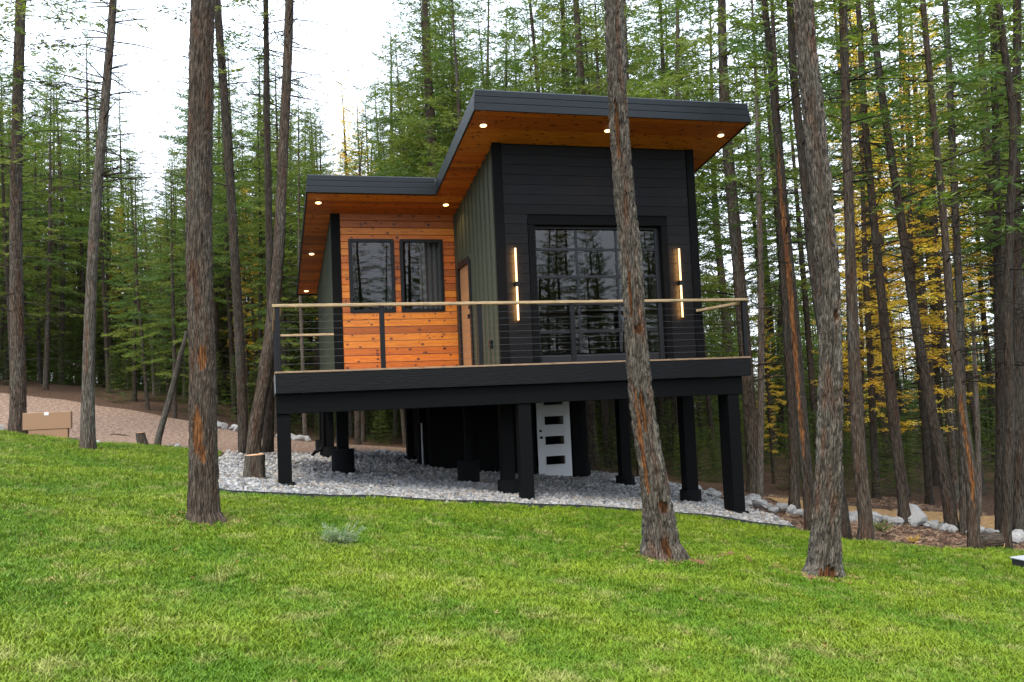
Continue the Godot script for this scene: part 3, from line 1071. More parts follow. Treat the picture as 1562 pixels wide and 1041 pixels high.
# ------------------------------------------------------------------ trees
# pts: [x, y, z, radius] relative to the foot; scars: [y, azimuth, half height, half width]
func trunk_mesh(pts: Array, segs: int, step: float, amp: float, tone: Color, plate: float, scars := [], twigs := 0, twig_from := 0.3, twig_to := 0.7, seed_ := 1, fine_to := 999) -> ArrayMesh:
	var r := RandomNumberGenerator.new()
	r.seed = seed_
	var v := PackedVector3Array()
	var c := PackedColorArray()
	var uv := PackedVector2Array()
	var idx := PackedInt32Array()
	var line := []
	for i in pts.size() - 1:
		var a: Array = pts[i]
		var b: Array = pts[i + 1]
		var p0: Array = pts[maxi(i - 1, 0)]
		var p3: Array = pts[mini(i + 2, pts.size() - 1)]
		var n := maxi(1, int(ceil((b[1] - a[1]) / (step if i < fine_to else step * 5.0))))
		for k in n:
			var t := float(k) / n
			var q := Vector3(a[0], a[1], a[2]).lerp(Vector3(b[0], b[1], b[2]), t)
			q.x = cubic_interpolate(a[0], b[0], p0[0], p3[0], t)
			q.z = cubic_interpolate(a[2], b[2], p0[2], p3[2], t)
			line.append([q, lerpf(a[3], b[3], t)])
	line.append([Vector3(pts[-1][0], pts[-1][1], pts[-1][2]), pts[-1][3]])
	var o := r.randf() * 50.0
	var rep := maxf(1.0, roundf(TAU * pts[1][3] * 1.6))
	for i in line.size():
		var q: Vector3 = line[i][0]
		var rad: float = line[i][1]
		for k in segs + 1:
			var a := TAU * (k % segs) / segs
			var d := Vector3(cos(a), 0, sin(a))
			var s := d * rad / plate
			var w := Vector3(s.x + o, q.y / (plate * 5.5), s.z)
			var e := smoothstep(0.0, 0.42, plates.get_noise_3dv(w) + 1.0)
			var cv := cells.get_noise_3dv(w) * 0.5 + 0.5
			var lf := broad.get_noise_3d(d.x * 0.5 + o, q.y * 0.45, d.z * 0.5)
			var lf2 := broad.get_noise_3d(d.x * 0.9 + o + 30.0, q.y * 1.1, d.z * 0.9)
			var rr := rad + amp * (e - 0.55) + amp * 0.6 * lf2 + rad * 0.05 * lf
			if q.y < 0.4:
				rr += rad * (1.0 - q.y / 0.4) * (0.14 * sin(a * 4.0 + o) + 0.10 * sin(a * 7.0 + o * 2.0))
			var col := tone * (0.6 + 0.95 * cv)
			col = col.lerp(Color(0.25, 0.245, 0.215) * (tone.g / 0.14), clampf(lf * 1.4 - 0.1, 0.0, 0.7))
			col = col.lerp(Color(0.22, 0.095, 0.05) * (tone.g / 0.14), clampf(-lf2 * 1.3 - 0.15, 0.0, 0.6))
			for sc in scars:
				var du: float = wrapf(a - sc[1], -PI, PI) * rad / sc[3]
				var dv: float = (q.y - sc[0]) / sc[2]
				var edge: float = du * du + dv * dv + 0.7 * fine.get_noise_3d(a * 3.0, q.y * 7.0, o) + 0.35 * fine.get_noise_3d(a * 9.0, q.y * 24.0, o)
				if edge < 1.0:
					rr = rad - amp * 0.7 + amp * 0.25 * fine.get_noise_2d(a * 20.0, q.y * 3.0)
					col = Color(0.40, 0.175, 0.06).lerp(Color(0.20, 0.085, 0.045), clampf(0.5 + 1.2 * fine.get_noise_2d(a * 12.0, q.y * 2.5), 0.0, 1.0)) * (sc[4] if sc.size() > 4 else 1.0)
			v.append(q + d * rr)
			c.append(col)
			uv.append(Vector2(rep * k / segs, q.y * 0.5))
	for i in line.size() - 1:
		for k in segs:
			var a := i * (segs + 1) + k
			idx.append_array(PackedInt32Array([a, a + 1, a + segs + 1, a + 1, a + segs + 2, a + segs + 1]))
	# dead twigs
	var hgt: float = pts[-1][1]
	for t in twigs:
		var yy := hgt * lerpf(twig_from, twig_to, r.randf())
		var li := 0
		while li < line.size() - 1 and line[li][0].y < yy:
			li += 1
		var a := r.randf() * TAU
		var d := Vector3(cos(a), r.randf_range(-0.25, 0.35), sin(a))
		var l := r.randf_range(0.4, 1.9) * minf(1.0, hgt / 9.0)
		limb(v, c, uv, idx, line[li][0], d, l, 0.016 * minf(1.0, hgt / 9.0), -0.25, tone * 0.9, r, 2)
	var n := smooth_normals(v, idx)
	if n[segs * 3].dot(v[segs * 3] - line[2][0]) < 0:
		idx.reverse()
		n = smooth_normals(v, idx)
	# close the seam
	for i in line.size():
		var a := i * (segs + 1)
		var s := (n[a] + n[a + segs]).normalized()
		n[a] = s
		n[a + segs] = s
	return mesh_of(v, c, n, uv, idx)


# a thin tapering branch with side shoots, added to the arrays
func limb(v: PackedVector3Array, c: PackedColorArray, uv: PackedVector2Array, idx: PackedInt32Array, from: Vector3, dir: Vector3, l: float, rad: float, droop: float, col: Color, r: RandomNumberGenerator, shoots: int) -> void:
	var p := from
	var d := dir.normalized()
	var n := 4
	var first := v.size()
	for i in n + 1:
		var s := d.cross(Vector3(0.1, 0.97, 0.2)).normalized()
		var u := s.cross(d)
		var rr := rad * (1.0 - 0.85 * i / n)
		for k in 3:
			var a := TAU * k / 3.0
			v.append(p + (s * cos(a) + u * sin(a)) * rr)
			c.append(col)
			uv.append(Vector2(k / 3.0, i * 0.2))
		if i < n:
			for k in 3:
				var a := first + i * 3 + k
				var b := first + i * 3 + (k + 1) % 3
				idx.append_array(PackedInt32Array([a, a + 3, b, b, a + 3, b + 3]))
		p += d * l / n
		d = (d + Vector3(r.randf_range(-0.12, 0.12), droop / n + r.randf_range(-0.08, 0.08), r.randf_range(-0.12, 0.12))).normalized()
		if shoots > 0 and i > 0 and i < n:
			for k in shoots:
				var sd := (d + s * (1.0 if k % 2 else -1.0) * r.randf_range(0.5, 1.1) + Vector3(0, r.randf_range(-0.3, 0.1), 0)).normalized()
				limb(v, c, uv, idx, p, sd, l * r.randf_range(0.2, 0.4), rad * 0.5, droop, col, r, 0)


class Needles:
	var v := PackedVector3Array()
	var c := PackedColorArray()
	var r := RandomNumberGenerator.new()

	func stick(a: Vector3, b: Vector3, w: float, col: Color) -> void:
		var s := (b - a).cross(Vector3(0.2, 0.9, 0.3)).normalized() * w
		var u := s.cross((b - a).normalized())
		v.append_array(PackedVector3Array([a + s, b, a - s, a + u, b, a - u]))
		for i in 6:
			c.append(col)

	func spray(p: Vector3, d: Vector3, l: float, size: float, col: Color, gap: float) -> void:
		# needle tufts on both sides of a twig
		var side := d.cross(Vector3.UP)
		side = side.normalized() if side.length() > 0.05 else Vector3.RIGHT
		var n := maxi(2, int(l / gap))
		for i in n:
			var q := p + d * (l * (i + r.randf() * 0.6) / n)
			for sg in [-1.0, 1.0]:
				var td: Vector3 = (d * r.randf_range(0.45, 1.0) + side * sg * r.randf_range(0.5, 1.0) + Vector3(0, r.randf_range(-0.6, 0.65), 0)).normalized()
				var len := size * r.randf_range(0.65, 1.25)
				var w := td.cross(Vector3(r.randf_range(-1, 1), r.randf_range(-0.4, 1.0), r.randf_range(-1, 1))).normalized() * len * 0.09
				var m := q + td * len * 0.45
				v.append_array(PackedVector3Array([q, m + w, q + td * len, q, q + td * len, m - w]))
				var cc := col * r.randf_range(0.75, 1.3)
				for k in 6:
					c.append(cc)


# one conifer crown between heights y0 and y1 round the axis
func crown_mesh(seed_: int, y0: float, y1: float, radius: float, n_branch: int, pal: Array, size := 0.13, gap := 0.075, rise := 0.0, shape := 0.75, wood := Color(0.06, 0.045, 0.035)) -> ArrayMesh:
	var nd := Needles.new()
	var r := nd.r
	r.seed = seed_
	var turn := 0.0
	for i in n_branch:
		var t := (i + r.randf()) / n_branch
		t = pow(t, 0.92)
		var y := lerpf(y0, y1, t)
		turn += 2.4 + r.randf_range(-0.5, 0.5)
		var l := radius * pow(1.0 - t * 0.96, shape) * r.randf_range(0.5, 1.15)
		if t < 0.25:
			l *= lerpf(0.55, 1.0, t / 0.25) * (0.45 if r.randf() < 0.35 else 1.0)
		l = maxf(l, 0.18)
		var d := Vector3(cos(turn), rise + lerpf(0.02, 0.75, t * t) + r.randf_range(-0.12, 0.12), sin(turn)).normalized()
		var p := Vector3(0, y, 0)
		var col: Color = pal[r.randi() % pal.size()]
		col = col * r.randf_range(0.8, 1.2)
		var n := maxi(3, int(l / 0.15))
		var st := l / n
		var q := p
		for k in n:
			var f := float(k + 1) / n
			var q2 := q + d * st
			nd.stick(q, q2, 0.022 * (1.0 - f * 0.8), wood)
			q = q2
			d = (d + Vector3(r.randf_range(-0.1, 0.1), lerpf(-0.09, 0.07, f) + r.randf_range(-0.06, 0.06), r.randf_range(-0.1, 0.1))).normalized()
			if f > 0.22:
				var side := d.cross(Vector3.UP).normalized()
				for sg in [-1.0, 1.0]:
					if r.randf() < 0.12:
						continue
					var tl := l * 0.42 * (1.08 - f * 0.75) * r.randf_range(0.5, 1.1)
					var td: Vector3 = (d * r.randf_range(0.5, 0.9) + side * sg * r.randf_range(0.6, 1.0) + Vector3(0, r.randf_range(-0.6, 0.25), 0)).normalized()
					nd.spray(q, td, maxf(tl, 0.12), size, col * r.randf_range(0.85, 1.2), gap)
		nd.spray(q, d, 0.16, size, col, gap)
	# leading shoot
	nd.spray(Vector3(0, y1 - 0.3, 0), Vector3.UP, 0.5, size, pal[0], gap)
	return mesh_of(nd.v, nd.c)


const FIR := [Color(0.095, 0.150, 0.036), Color(0.125, 0.170, 0.036), Color(0.078, 0.132, 0.042), Color(0.145, 0.172, 0.040)]
const PINE := [Color(0.118, 0.160, 0.036), Color(0.150, 0.178, 0.040), Color(0.092, 0.142, 0.036)]
const LARCH := [Color(0.78, 0.50, 0.06), Color(0.82, 0.56, 0.09), Color(0.70, 0.40, 0.05)]


func rel(pts: Array, at: Vector3, more: Array) -> Array:
	var out := []
	for p in pts:
		out.append([p[0] - at.x, p[1] - at.y, p[2] - at.z, p[3]])
	for m in more:
		out.append(m)
	return out


# a tree with its own measured stem; the crown begins high up
func own_tree(label: String, pts: Array, height: float, crown_from: float, crown_r: float, n_branch: int, segs: int, step: float, amp: float, tone: Color, plate: float, scars := [], twigs := 0, tf := 0.3, tt := 0.6, pal := PINE, group := "") -> Node3D:
	var p0: Array = pts[0]
	var at := Vector3(p0[0], gy(p0[0], p0[2]) - 0.03, p0[2])
	var q := rel(pts, at, [])
	q[0][1] = 0.0
	var last: Array = q[-1]
	var prev: Array = q[-3]
	var run: float = maxf(0.5, last[1] - prev[1])
	var dx: float = (last[0] - prev[0]) / run * 0.5
	var dz: float = (last[2] - prev[2]) / run * 0.5
	if height > last[1] + 0.5:
		var mid: float = (height + last[1]) / 2.0
		q.append([last[0] + dx * (mid - last[1]), mid, last[2] + dz * (mid - last[1]), last[3] * 0.6])
		q.append([last[0] + dx * (height - last[1]) * 0.9, height, last[2] + dz * (height - last[1]) * 0.9, 0.015])
	var t := base("conifer_tree", at, label, "tree", group)
	put("trunk", trunk_mesh(q, segs, step, amp, tone, plate, scars, twigs, tf, tt, int(absf(at.x * 97.0)) + 3, pts.size() - 1), M.bark, t, at)
	if n_branch > 0:
		var k: float = clampf((crown_from - last[1]) / maxf(0.1, height - last[1]), 0.0, 1.0)
		var tip: Array = q[-1]
		put("crown", crown_mesh(int(absf(at.z * 131.0)) + 7, crown_from, height, crown_r, n_branch, pal, 0.16, 0.06), M.needle, t, at + Vector3(lerpf(last[0], tip[0], 0.5), 0, lerpf(last[2], tip[2], 0.5)))
	return t


func foreground_trees() -> void:
	var grey := Color(0.150, 0.133, 0.112)
	var brown := Color(0.128, 0.101, 0.080)
	var dark := Color(0.092, 0.077, 0.063)
	own_tree("stout brown trunk with an orange bark scar standing on the lawn", [[-0.75, -1.68, 3.34, 0.225], [-0.76, -1.52, 3.34, 0.152], [-0.75, -0.99, 3.34, 0.136], [-0.74, -0.06, 3.34, 0.130], [-0.75, 0.88, 3.34, 0.127], [-0.74, 1.69, 3.34, 0.128], [-0.70, 2.73, 3.34, 0.122], [-0.66, 3.78, 3.33, 0.117]], 15.0, 8.5, 1.8, 60, 120, 0.015, 0.013, brown * 1.05, 0.026, [[1.72, 1.50, 0.13, 0.045], [1.0, 1.95, 0.22, 0.05], [0.75, 1.55, 0.10, 0.03]])
	own_tree("tall ridged trunk leaning across the cabin front, peeling red at its foot", [[3.87, -2.32, 4.12, 0.27], [3.85, -2.11, 4.11, 0.180], [3.84, -1.77, 4.10, 0.156], [3.81, -1.38, 4.09, 0.146], [3.77, -0.98, 4.07, 0.133], [3.74, -0.52, 4.06, 0.123], [3.72, -0.05, 4.05, 0.116], [3.71, 0.57, 4.05, 0.110], [3.70, 1.18, 4.04, 0.109], [3.67, 1.81, 4.03, 0.105], [3.66, 2.45, 4.02, 0.102], [3.66, 3.07, 4.03, 0.098], [3.67, 3.81, 4.03, 0.096]], 14.5, 8.0, 1.8, 60, 120, 0.015, 0.026, grey * 1.1, 0.033, [[1.25, 2.55, 0.55, 0.03], [1.62, 2.0, 0.22, 0.03, 0.6], [0.62, 1.55, 0.07, 0.06, 0.4], [2.5, 1.6, 0.05, 0.05, 0.6], [4.7, 2.2, 0.3, 0.03, 0.6], [0.22, 1.7, 0.1, 0.05, 0.45], [2.9, 2.3, 0.3, 0.02, 0.6]])
	own_tree("thick furrowed grey trunk on the lawn with red bark chips at its foot", [[5.35, -2.55, 4.72, 0.25], [5.38, -2.35, 4.74, 0.165], [5.42, -1.94, 4.77, 0.139], [5.47, -1.34, 4.80, 0.123], [5.51, -0.74, 4.83, 0.118], [5.55, 0.11, 4.86, 0.109], [5.56, 0.78, 4.87, 0.106], [5.55, 1.46, 4.86, 0.106], [5.53, 2.28, 4.85, 0.105], [5.51, 2.94, 4.83, 0.101], [5.51, 3.59, 4.83, 0.098]], 15.0, 8.0, 1.9, 60, 120, 0.015, 0.026, grey * 1.15, 0.033, [[0.1, 1.9, 0.10, 0.09, 0.5], [2.75, 1.5, 0.05, 0.04, 0.5]])
	# along the far edge of the lawn
	own_tree("brown trunk beside the cardboard box at the lawn edge", [[-5.14, -0.80, -7.78, 0.17], [-5.13, 0.59, -7.78, 0.144], [-5.15, 2.8, -7.78, 0.124], [-5.14, 4.2, -7.78, 0.118], [-5.1, 6.33, -7.79, 0.105], [-5.03, 8.5, -7.8, 0.099]], 15.0, 5.6, 2.2, 100, 28, 0.06, 0.010, brown, 0.04, [], 26, 0.1, 0.4)
	own_tree("grey trunk bending gently above the upper lawn, with bare arching twigs", [[-3.13, -1.15, -3.98, 0.13], [-3.11, -0.11, -3.98, 0.102], [-3.05, 1.61, -3.99, 0.092], [-2.94, 3.37, -4.01, 0.087], [-2.78, 5.16, -4.04, 0.076], [-2.63, 6.99, -4.07, 0.065]], 13.0, 7.8, 1.3, 36, 28, 0.06, 0.008, grey * 1.1, 0.035, [], 80, 0.36, 0.66)
	own_tree("thin bare pole leaning out of the lawn beside the road", [[-2.31, -1.19, -6.62, 0.067], [-2.06, -0.24, -6.65, 0.061], [-1.83, 0.7, -6.67, 0.054], [-1.70, 1.18, -6.69, 0.035]], 2.42, 0, 0, 0, 16, 0.06, 0.006, grey, 0.03)
	own_tree("slim dark trunk curving behind the stout lawn trunk", [[-0.61, -1.44, -5.94, 0.105], [-0.61, -0.17, -5.94, 0.099], [-0.66, 1.83, -5.94, 0.093], [-0.73, 3.86, -5.94, 0.087], [-0.82, 5.91, -5.93, 0.085], [-0.92, 7.98, -5.93, 0.075]], 14.0, 7.2, 1.6, 40, 24, 0.07, 0.008, dark, 0.035, [], 14, 0.3, 0.6)
	own_tree("curved trunk rising behind the sawn stump by the deck corner", [[-0.44, -1.46, -5.93, 0.165], [-0.35, -0.84, -5.93, 0.146], [-0.19, -0.05, -5.93, 0.14], [0.04, 1.42, -5.94, 0.128], [0.19, 2.78, -5.94, 0.115], [0.31, 4.57, -5.94, 0.102], [0.44, 6.39, -5.94, 0.096], [0.54, 8.1, -5.95, 0.09]], 14.5, 9.6, 1.4, 30, 28, 0.06, 0.010, brown, 0.04, [], 46, 0.48, 0.72)
	own_tree("slim straight trunk close behind the curved one at the deck corner", [[-0.13, -1.49, -6.62, 0.124], [-0.07, -0.18, -6.62, 0.104], [0.0, 1.91, -6.62, 0.084], [0.01, 4.03, -6.62, 0.07], [0.03, 6.18, -6.62, 0.064], [0.06, 8.37, -6.62, 0.057]], 13.5, 9.0, 1.2, 30, 20, 0.07, 0.008, dark, 0.035, [], 24, 0.45, 0.7)
	# the group beside the path
	var g := "trunks between the lawn and the path"
	own_tree("slender trunk with a long peeled orange stripe beside the deck", [[7.64, -2.69, 1.11, 0.10], [7.63, -1.99, 1.11, 0.083], [7.62, -0.82, 1.09, 0.079], [7.59, 0.87, 1.08, 0.075], [7.56, 2.39, 1.05, 0.07], [7.53, 3.93, 1.04, 0.061], [7.48, 5.49, 1.01, 0.046]], 12.5, 6.8, 1.5, 44, 28, 0.05, 0.008, dark, 0.03, [[3.6, 2.45, 2.1, 0.045], [1.6, 2.4, 0.5, 0.03]], 10, 0.3, 0.6, FIR, g)
	own_tree("dark trunk hidden close behind the furrowed grey one", [[7.87, -2.74, 1.61, 0.09], [7.84, -1.97, 1.58, 0.076], [7.79, -0.25, 1.55, 0.072], [7.71, 1.31, 1.49, 0.073], [7.68, 2.52, 1.47, 0.068], [7.63, 3.99, 1.44, 0.059], [7.64, 5.31, 1.44, 0.054]], 13.0, 6.6, 1.5, 44, 24, 0.06, 0.008, dark, 0.03, [], 10, 0.3, 0.6, FIR, g)
	own_tree("trunk with a ringed pale foot at the edge of the bare soil", [[7.94, -2.77, 1.97, 0.125], [7.95, -2.49, 1.98, 0.094], [7.93, -1.66, 1.96, 0.093], [7.94, -0.83, 1.97, 0.088], [7.96, 0.32, 1.98, 0.079], [8.0, 2.08, 2.02, 0.071], [8.04, 3.28, 2.04, 0.061], [8.09, 5.05, 2.08, 0.057]], 12.5, 6.2, 1.6, 50, 28, 0.05, 0.010, brown, 0.035, [], 14, 0.3, 0.6, FIR, g)
	own_tree("trunk standing between the pale boulder and the gap in the rock border", [[10.71, -3.04, -0.67, 0.12], [10.71, -2.69, -0.67, 0.095], [10.65, -0.95, -0.71, 0.094], [10.63, 0.52, -0.74, 0.083], [10.58, 2.87, -0.77, 0.066], [10.56, 4.28, -0.78, 0.06], [10.58, 6.55, -0.77, 0.042]], 13.0, 6.0, 1.7, 50, 24, 0.06, 0.008, brown, 0.035, [], 20, 0.25, 0.55, FIR, g)
	own_tree("leaning trunk past the pale boulder at the path edge", [[11.19, -3.12, -0.08, 0.13], [11.15, -2.33, -0.11, 0.102], [11.04, -0.96, -0.21, 0.097], [10.94, 0.47, -0.3, 0.081], [10.83, 2.79, -0.39, 0.07], [10.75, 4.19, -0.47, 0.065], [10.66, 6.45, -0.54, 0.054]], 13.5, 5.6, 1.8, 54, 24, 0.06, 0.008, brown * 0.9, 0.035, [], 22, 0.2, 0.5, FIR, g)
	own_tree("narrow trunk with an orange scar low down beside the brown log", [[9.69, -3.0, 2.05, 0.095], [9.71, -2.05, 2.07, 0.081], [9.67, -0.91, 2.03, 0.067], [9.64, 0.29, 2.0, 0.058], [9.63, 2.11, 2.0, 0.049], [9.61, 3.36, 1.98, 0.044], [9.59, 5.23, 1.96, 0.04]], 11.5, 5.0, 1.5, 50, 24, 0.05, 0.008, brown, 0.03, [[1.1, 2.2, 0.45, 0.03], [1.9, 2.3, 0.4, 0.025]], 16, 0.2, 0.5, FIR, g)
	own_tree("straight grey trunk behind the narrow scarred one", [[11.24, -3.14, 0.16, 0.09], [11.29, -1.87, 0.21, 0.078], [11.32, -0.75, 0.24, 0.067], [11.38, 0.93, 0.28, 0.062], [11.41, 2.63, 0.31, 0.057], [11.45, 4.36, 0.34, 0.057], [11.47, 6.11, 0.37, 0.046]], 12.5, 5.6, 1.6, 50, 20, 0.07, 0.008, grey, 0.03, [], 22, 0.2, 0.5, FIR, g)
	own_tree("dark bent trunk just past the brown log", [[10.41, -3.1, 1.87, 0.095], [10.46, -2.5, 1.91, 0.075], [10.56, -0.95, 2.01, 0.068], [10.6, 0.26, 2.05, 0.064], [10.67, 1.4, 2.12, 0.059], [10.8, 3.33, 2.24, 0.054], [10.77, 4.6, 2.21, 0.05], [10.76, 5.21, 2.2, 0.045]], 12.0, 4.6, 1.6, 60, 24, 0.05, 0.008, dark, 0.03, [], 24, 0.2, 0.5, FIR, g)
	own_tree("slim trunk behind the dark bent one across the rock border", [[12.15, -3.24, -0.03, 0.09], [12.25, -1.02, 0.07, 0.075], [12.31, 0.41, 0.12, 0.069], [12.4, 2.68, 0.21, 0.064], [12.47, 4.43, 0.27, 0.058], [12.53, 6.21, 0.33, 0.053]], 13.0, 5.0, 1.7, 56, 20, 0.07, 0.008, dark, 0.03, [], 22, 0.2, 0.5, FIR, g)
	own_tree("trunk at the far end of the rock border past the brown log", [[11.94, -3.26, 0.59, 0.115], [12.0, -1.88, 0.65, 0.099], [12.09, 0.31, 0.74, 0.083], [12.18, 2.53, 0.83, 0.072], [12.27, 4.2, 0.92, 0.067], [12.36, 5.89, 1.01, 0.061]], 13.0, 4.8, 1.8, 60, 20, 0.07, 0.008, dark, 0.03, [], 22, 0.2, 0.5, FIR, g)
	own_tree("pale smooth slim trunk behind the end of the deck railing", [[10.1, -2.89, -4.44, 0.08], [10.23, -0.63, -4.37, 0.071], [10.34, 1.51, -4.3, 0.064], [10.41, 3.68, -4.26, 0.058], [10.46, 5.14, -4.23, 0.043]], 12.0, 6.0, 1.4, 40, 16, 0.1, 0.004, Color(0.24, 0.20, 0.17), 0.03, [], 16, 0.2, 0.6, FIR, g)
	own_tree("short pale dead snag beside the tan path", [[13.4, -3.27, -1.85, 0.058], [13.46, -1.45, -1.79, 0.052], [13.49, -0.28, -1.77, 0.039], [13.51, 0.63, -1.75, 0.022]], 3.9, 0, 0, 0, 14, 0.1, 0.003, Color(0.28, 0.24, 0.20), 0.03, [], 12, 0.3, 0.95, FIR, g)
	own_tree("trunk rising out of the rock border beside the deck post", [[8.91, -2.79, -1.29, 0.11], [8.95, -1.81, -1.27, 0.082], [8.96, -0.87, -1.26, 0.071], [8.96, 0.55, -1.26, 0.065], [8.99, 2.95, -1.24, 0.054], [9.04, 5.39, -1.21, 0.042]], 12.0, 5.8, 1.5, 46, 20, 0.07, 0.008, brown, 0.03, [], 16, 0.2, 0.5, FIR, g)
	own_tree("tall thick tree rising behind the cabin roof with wide spreading boughs", [[5.0, -1.9, -13.5, 0.2], [5.0, 2.0, -13.5, 0.17], [4.95, 6.0, -13.5, 0.15], [4.9, 10.0, -13.6, 0.12]], 18.5, 5.2, 3.2, 120, 16, 0.2, 0.010, brown, 0.04, [], 20, 0.2, 0.5)


func forest_line(x: float) -> float:
	# the wood stands behind (smaller z than) this line
	var l := [[-60.0, -26.0], [-20.0, -18.6], [-7.3, -16.2], [-2.0, -13.6], [1.5, -12.8], [7.5, -12.3], [8.6, -6.6], [11.0, -4.7], [13.0, -3.9], [14.6, -2.0], [17.0, 2.0], [24.0, 9.0], [60.0, 30.0]]
	for i in l.size() - 1:
		if x <= l[i + 1][0]:
			return lerpf(l[i][1], l[i + 1][1], (x - l[i][0]) / (l[i + 1][0] - l[i][0]))
	return 30.0


func forest() -> void:
	# stems and crowns for a tree of 16 m
	var stems := []
	var tones := [Color(0.100, 0.083, 0.067), Color(0.125, 0.105, 0.085), Color(0.080, 0.068, 0.056), Color(0.17, 0.148, 0.122)]
	for i in 6:
		var w := rng.randf_range(-0.25, 0.25)
		var w2 := rng.randf_range(-0.25, 0.25)
		var pts := [[0, 0, 0, 0.16], [0.02, 0.35, 0, 0.125], [w * 0.5, 4.0, w2 * 0.3, 0.11], [w, 8.0, w2, 0.09], [w * 0.5, 12.0, w2 * 0.6, 0.055], [0, 15.9, 0, 0.012]]
		stems.append(trunk_mesh(pts, 10, 0.3, 0.006, tones[i % 4], 0.05, [], 34, 0.06, 0.55, 100 + i))
	var low := [crown_mesh(1, 2.6, 16.2, 2.5, 120, FIR, 0.155, 0.046), crown_mesh(2, 3.4, 16.2, 2.3, 115, PINE, 0.155, 0.046), crown_mesh(3, 2.2, 16.2, 2.7, 120, FIR, 0.155, 0.046)]
	var mid := [crown_mesh(4, 5.6, 16.2, 2.5, 95, PINE, 0.155, 0.046), crown_mesh(5, 6.4, 16.2, 2.3, 90, FIR, 0.155, 0.046)]
	var high := [crown_mesh(6, 8.2, 16.2, 2.3, 80, PINE, 0.155, 0.046), crown_mesh(8, 7.6, 16.2, 2.4, 80, FIR, 0.155, 0.046)]
	var gold := [crown_mesh(9, 2.5, 16.2, 2.3, 120, LARCH, 0.135, 0.055, 0.1), crown_mesh(10, 4.0, 16.2, 2.0, 110, LARCH, 0.135, 0.055, 0.1)]
	var young := [crown_mesh(11, 0.3, 5.0, 1.15, 90, FIR, 0.11, 0.045, 0.0, 0.9), crown_mesh(12, 0.4, 5.0, 1.0, 80, PINE, 0.11, 0.045, 0.0, 0.9)]
	var young_stem := trunk_mesh([[0, 0, 0, 0.05], [0, 2.5, 0, 0.03], [0, 4.9, 0, 0.006]], 8, 0.4, 0.002, tones[1], 0.05, [], 0)
	var eye := Vector2(-0.1075, 12.8709)
	var spots := PackedVector2Array()
	var r := RandomNumberGenerator.new()
	r.seed = 2024
	var made := 0
	# golden larches where the photograph shows them: [azimuth in degrees, distance, height]
	for q in [[6.0, 33.0, 13.2], [5.0, 31.0, 11.2], [5.6, 29.5, 11.4], [-8.0, 37.0, 7.0], [-1.3, 36.0, 8.6], [-0.6, 33.0, 8.2], [37.2, 22.5, 11.0], [38.7, 23.5, 12.5], [40.0, 22.0, 10.5], [41.4, 23.0, 11.5], [36.6, 28.0, 9.0], [42.8, 25.0, 9.0], [31.4, 25.0, 5.5], [-6.0, 42.0, 7.5]]:
		var a := deg_to_rad(q[0])
		var p: Vector2 = eye + Vector2(sin(a), -cos(a)) * q[1]
		spots.append(p)
		var t := tree("larch_tree", p, q[2], stems[made % 6], gold[made % 2], r, "golden autumn larch among green conifers " + ("beyond the dirt road" if q[0] < 10.0 else "behind the tan path"), "golden larches " + ("beyond the road" if q[0] < 10.0 else "behind the path"))
		made += 1
	var tries := 0
	var n := 0
	while n < 280 and tries < 20000:
		tries += 1
		var a := deg_to_rad(r.randf_range(-22.0, 54.0))
		var dist := sqrt(r.randf_range(17.0 * 17.0, 56.0 * 56.0))
		dist = lerpf(dist, 17.0 + (dist - 17.0) * 0.6, 0.6)
		var p := eye + Vector2(sin(a), -cos(a)) * dist
		if p.y > forest_line(p.x):
			continue
		var az := rad_to_deg(a)
		var ok := true
		var gap := 1.75 if az > 24.0 else 1.0
		if az > 35.6 and az < 42.8 and dist < 25.0:
			continue
		for s in spots:
			if s.distance_squared_to(p) < gap * gap:
				ok = false
				break
		if not ok:
			continue
		spots.append(p)
		n += 1
		# how high the wood reaches differs from place to place: lower stands beyond the road
		var reach := 99.0
		if az < -8.3:
			reach = r.randf_range(0.27, 0.40)
		elif az < -4.8:
			reach = r.randf_range(0.19, 0.28)
		elif az < 2.5:
			reach = r.randf_range(0.27, 0.41)
		elif az < 8.0:
			reach = r.randf_range(0.26, 0.37)
		elif az < 13.0:
			reach = r.randf_range(0.32, 0.55)
		var hgt := minf(r.randf_range(13.0, 19.0), dist * reach + (-0.5 - gy(p.x, p.y)))
		var kind := r.randf()
		var place: String = "beyond the dirt road" if az < 3.0 else "behind the cabin" if az < 30.0 else "behind the tan path"
		if az > 26.0 and kind < 0.20:
			tree("young_fir", p, r.randf_range(2.2, 6.0), young_stem, young[n % 2], r, "young green fir growing low among the trunks " + place, "young firs " + place, 5.0)
		elif hgt < 8.5 or kind < 0.34:
			tree("fir_tree", p, hgt, stems[r.randi() % 6], low[r.randi() % 3], r, "green conifer with boughs reaching low on its trunk " + place, "long-crowned conifers " + place)
		elif kind < 0.70:
			tree("conifer_tree", p, hgt, stems[r.randi() % 6], mid[r.randi() % 2], r, "green conifer bare below half its height " + place, "half-bare conifers " + place)
		else:
			tree("pine_tree", p, hgt, stems[r.randi() % 6], high[r.randi() % 2], r, "slim conifer with its green crown high up " + place, "high-crowned conifers " + place)
	# the wood goes on as one mass farther back
	var buf := PackedFloat32Array()
	var far_tree: ArrayMesh = crown_mesh(14, 0.8, 16.2, 2.6, 85, FIR, 0.30, 0.12)
	far_tree.surface_set_material(0, M.needle)
	far_tree.add_surface_from_arrays(Mesh.PRIMITIVE_TRIANGLES, stems[0].surface_get_arrays(0))
	far_tree.surface_set_material(1, M.bark)
	var cnt := 0
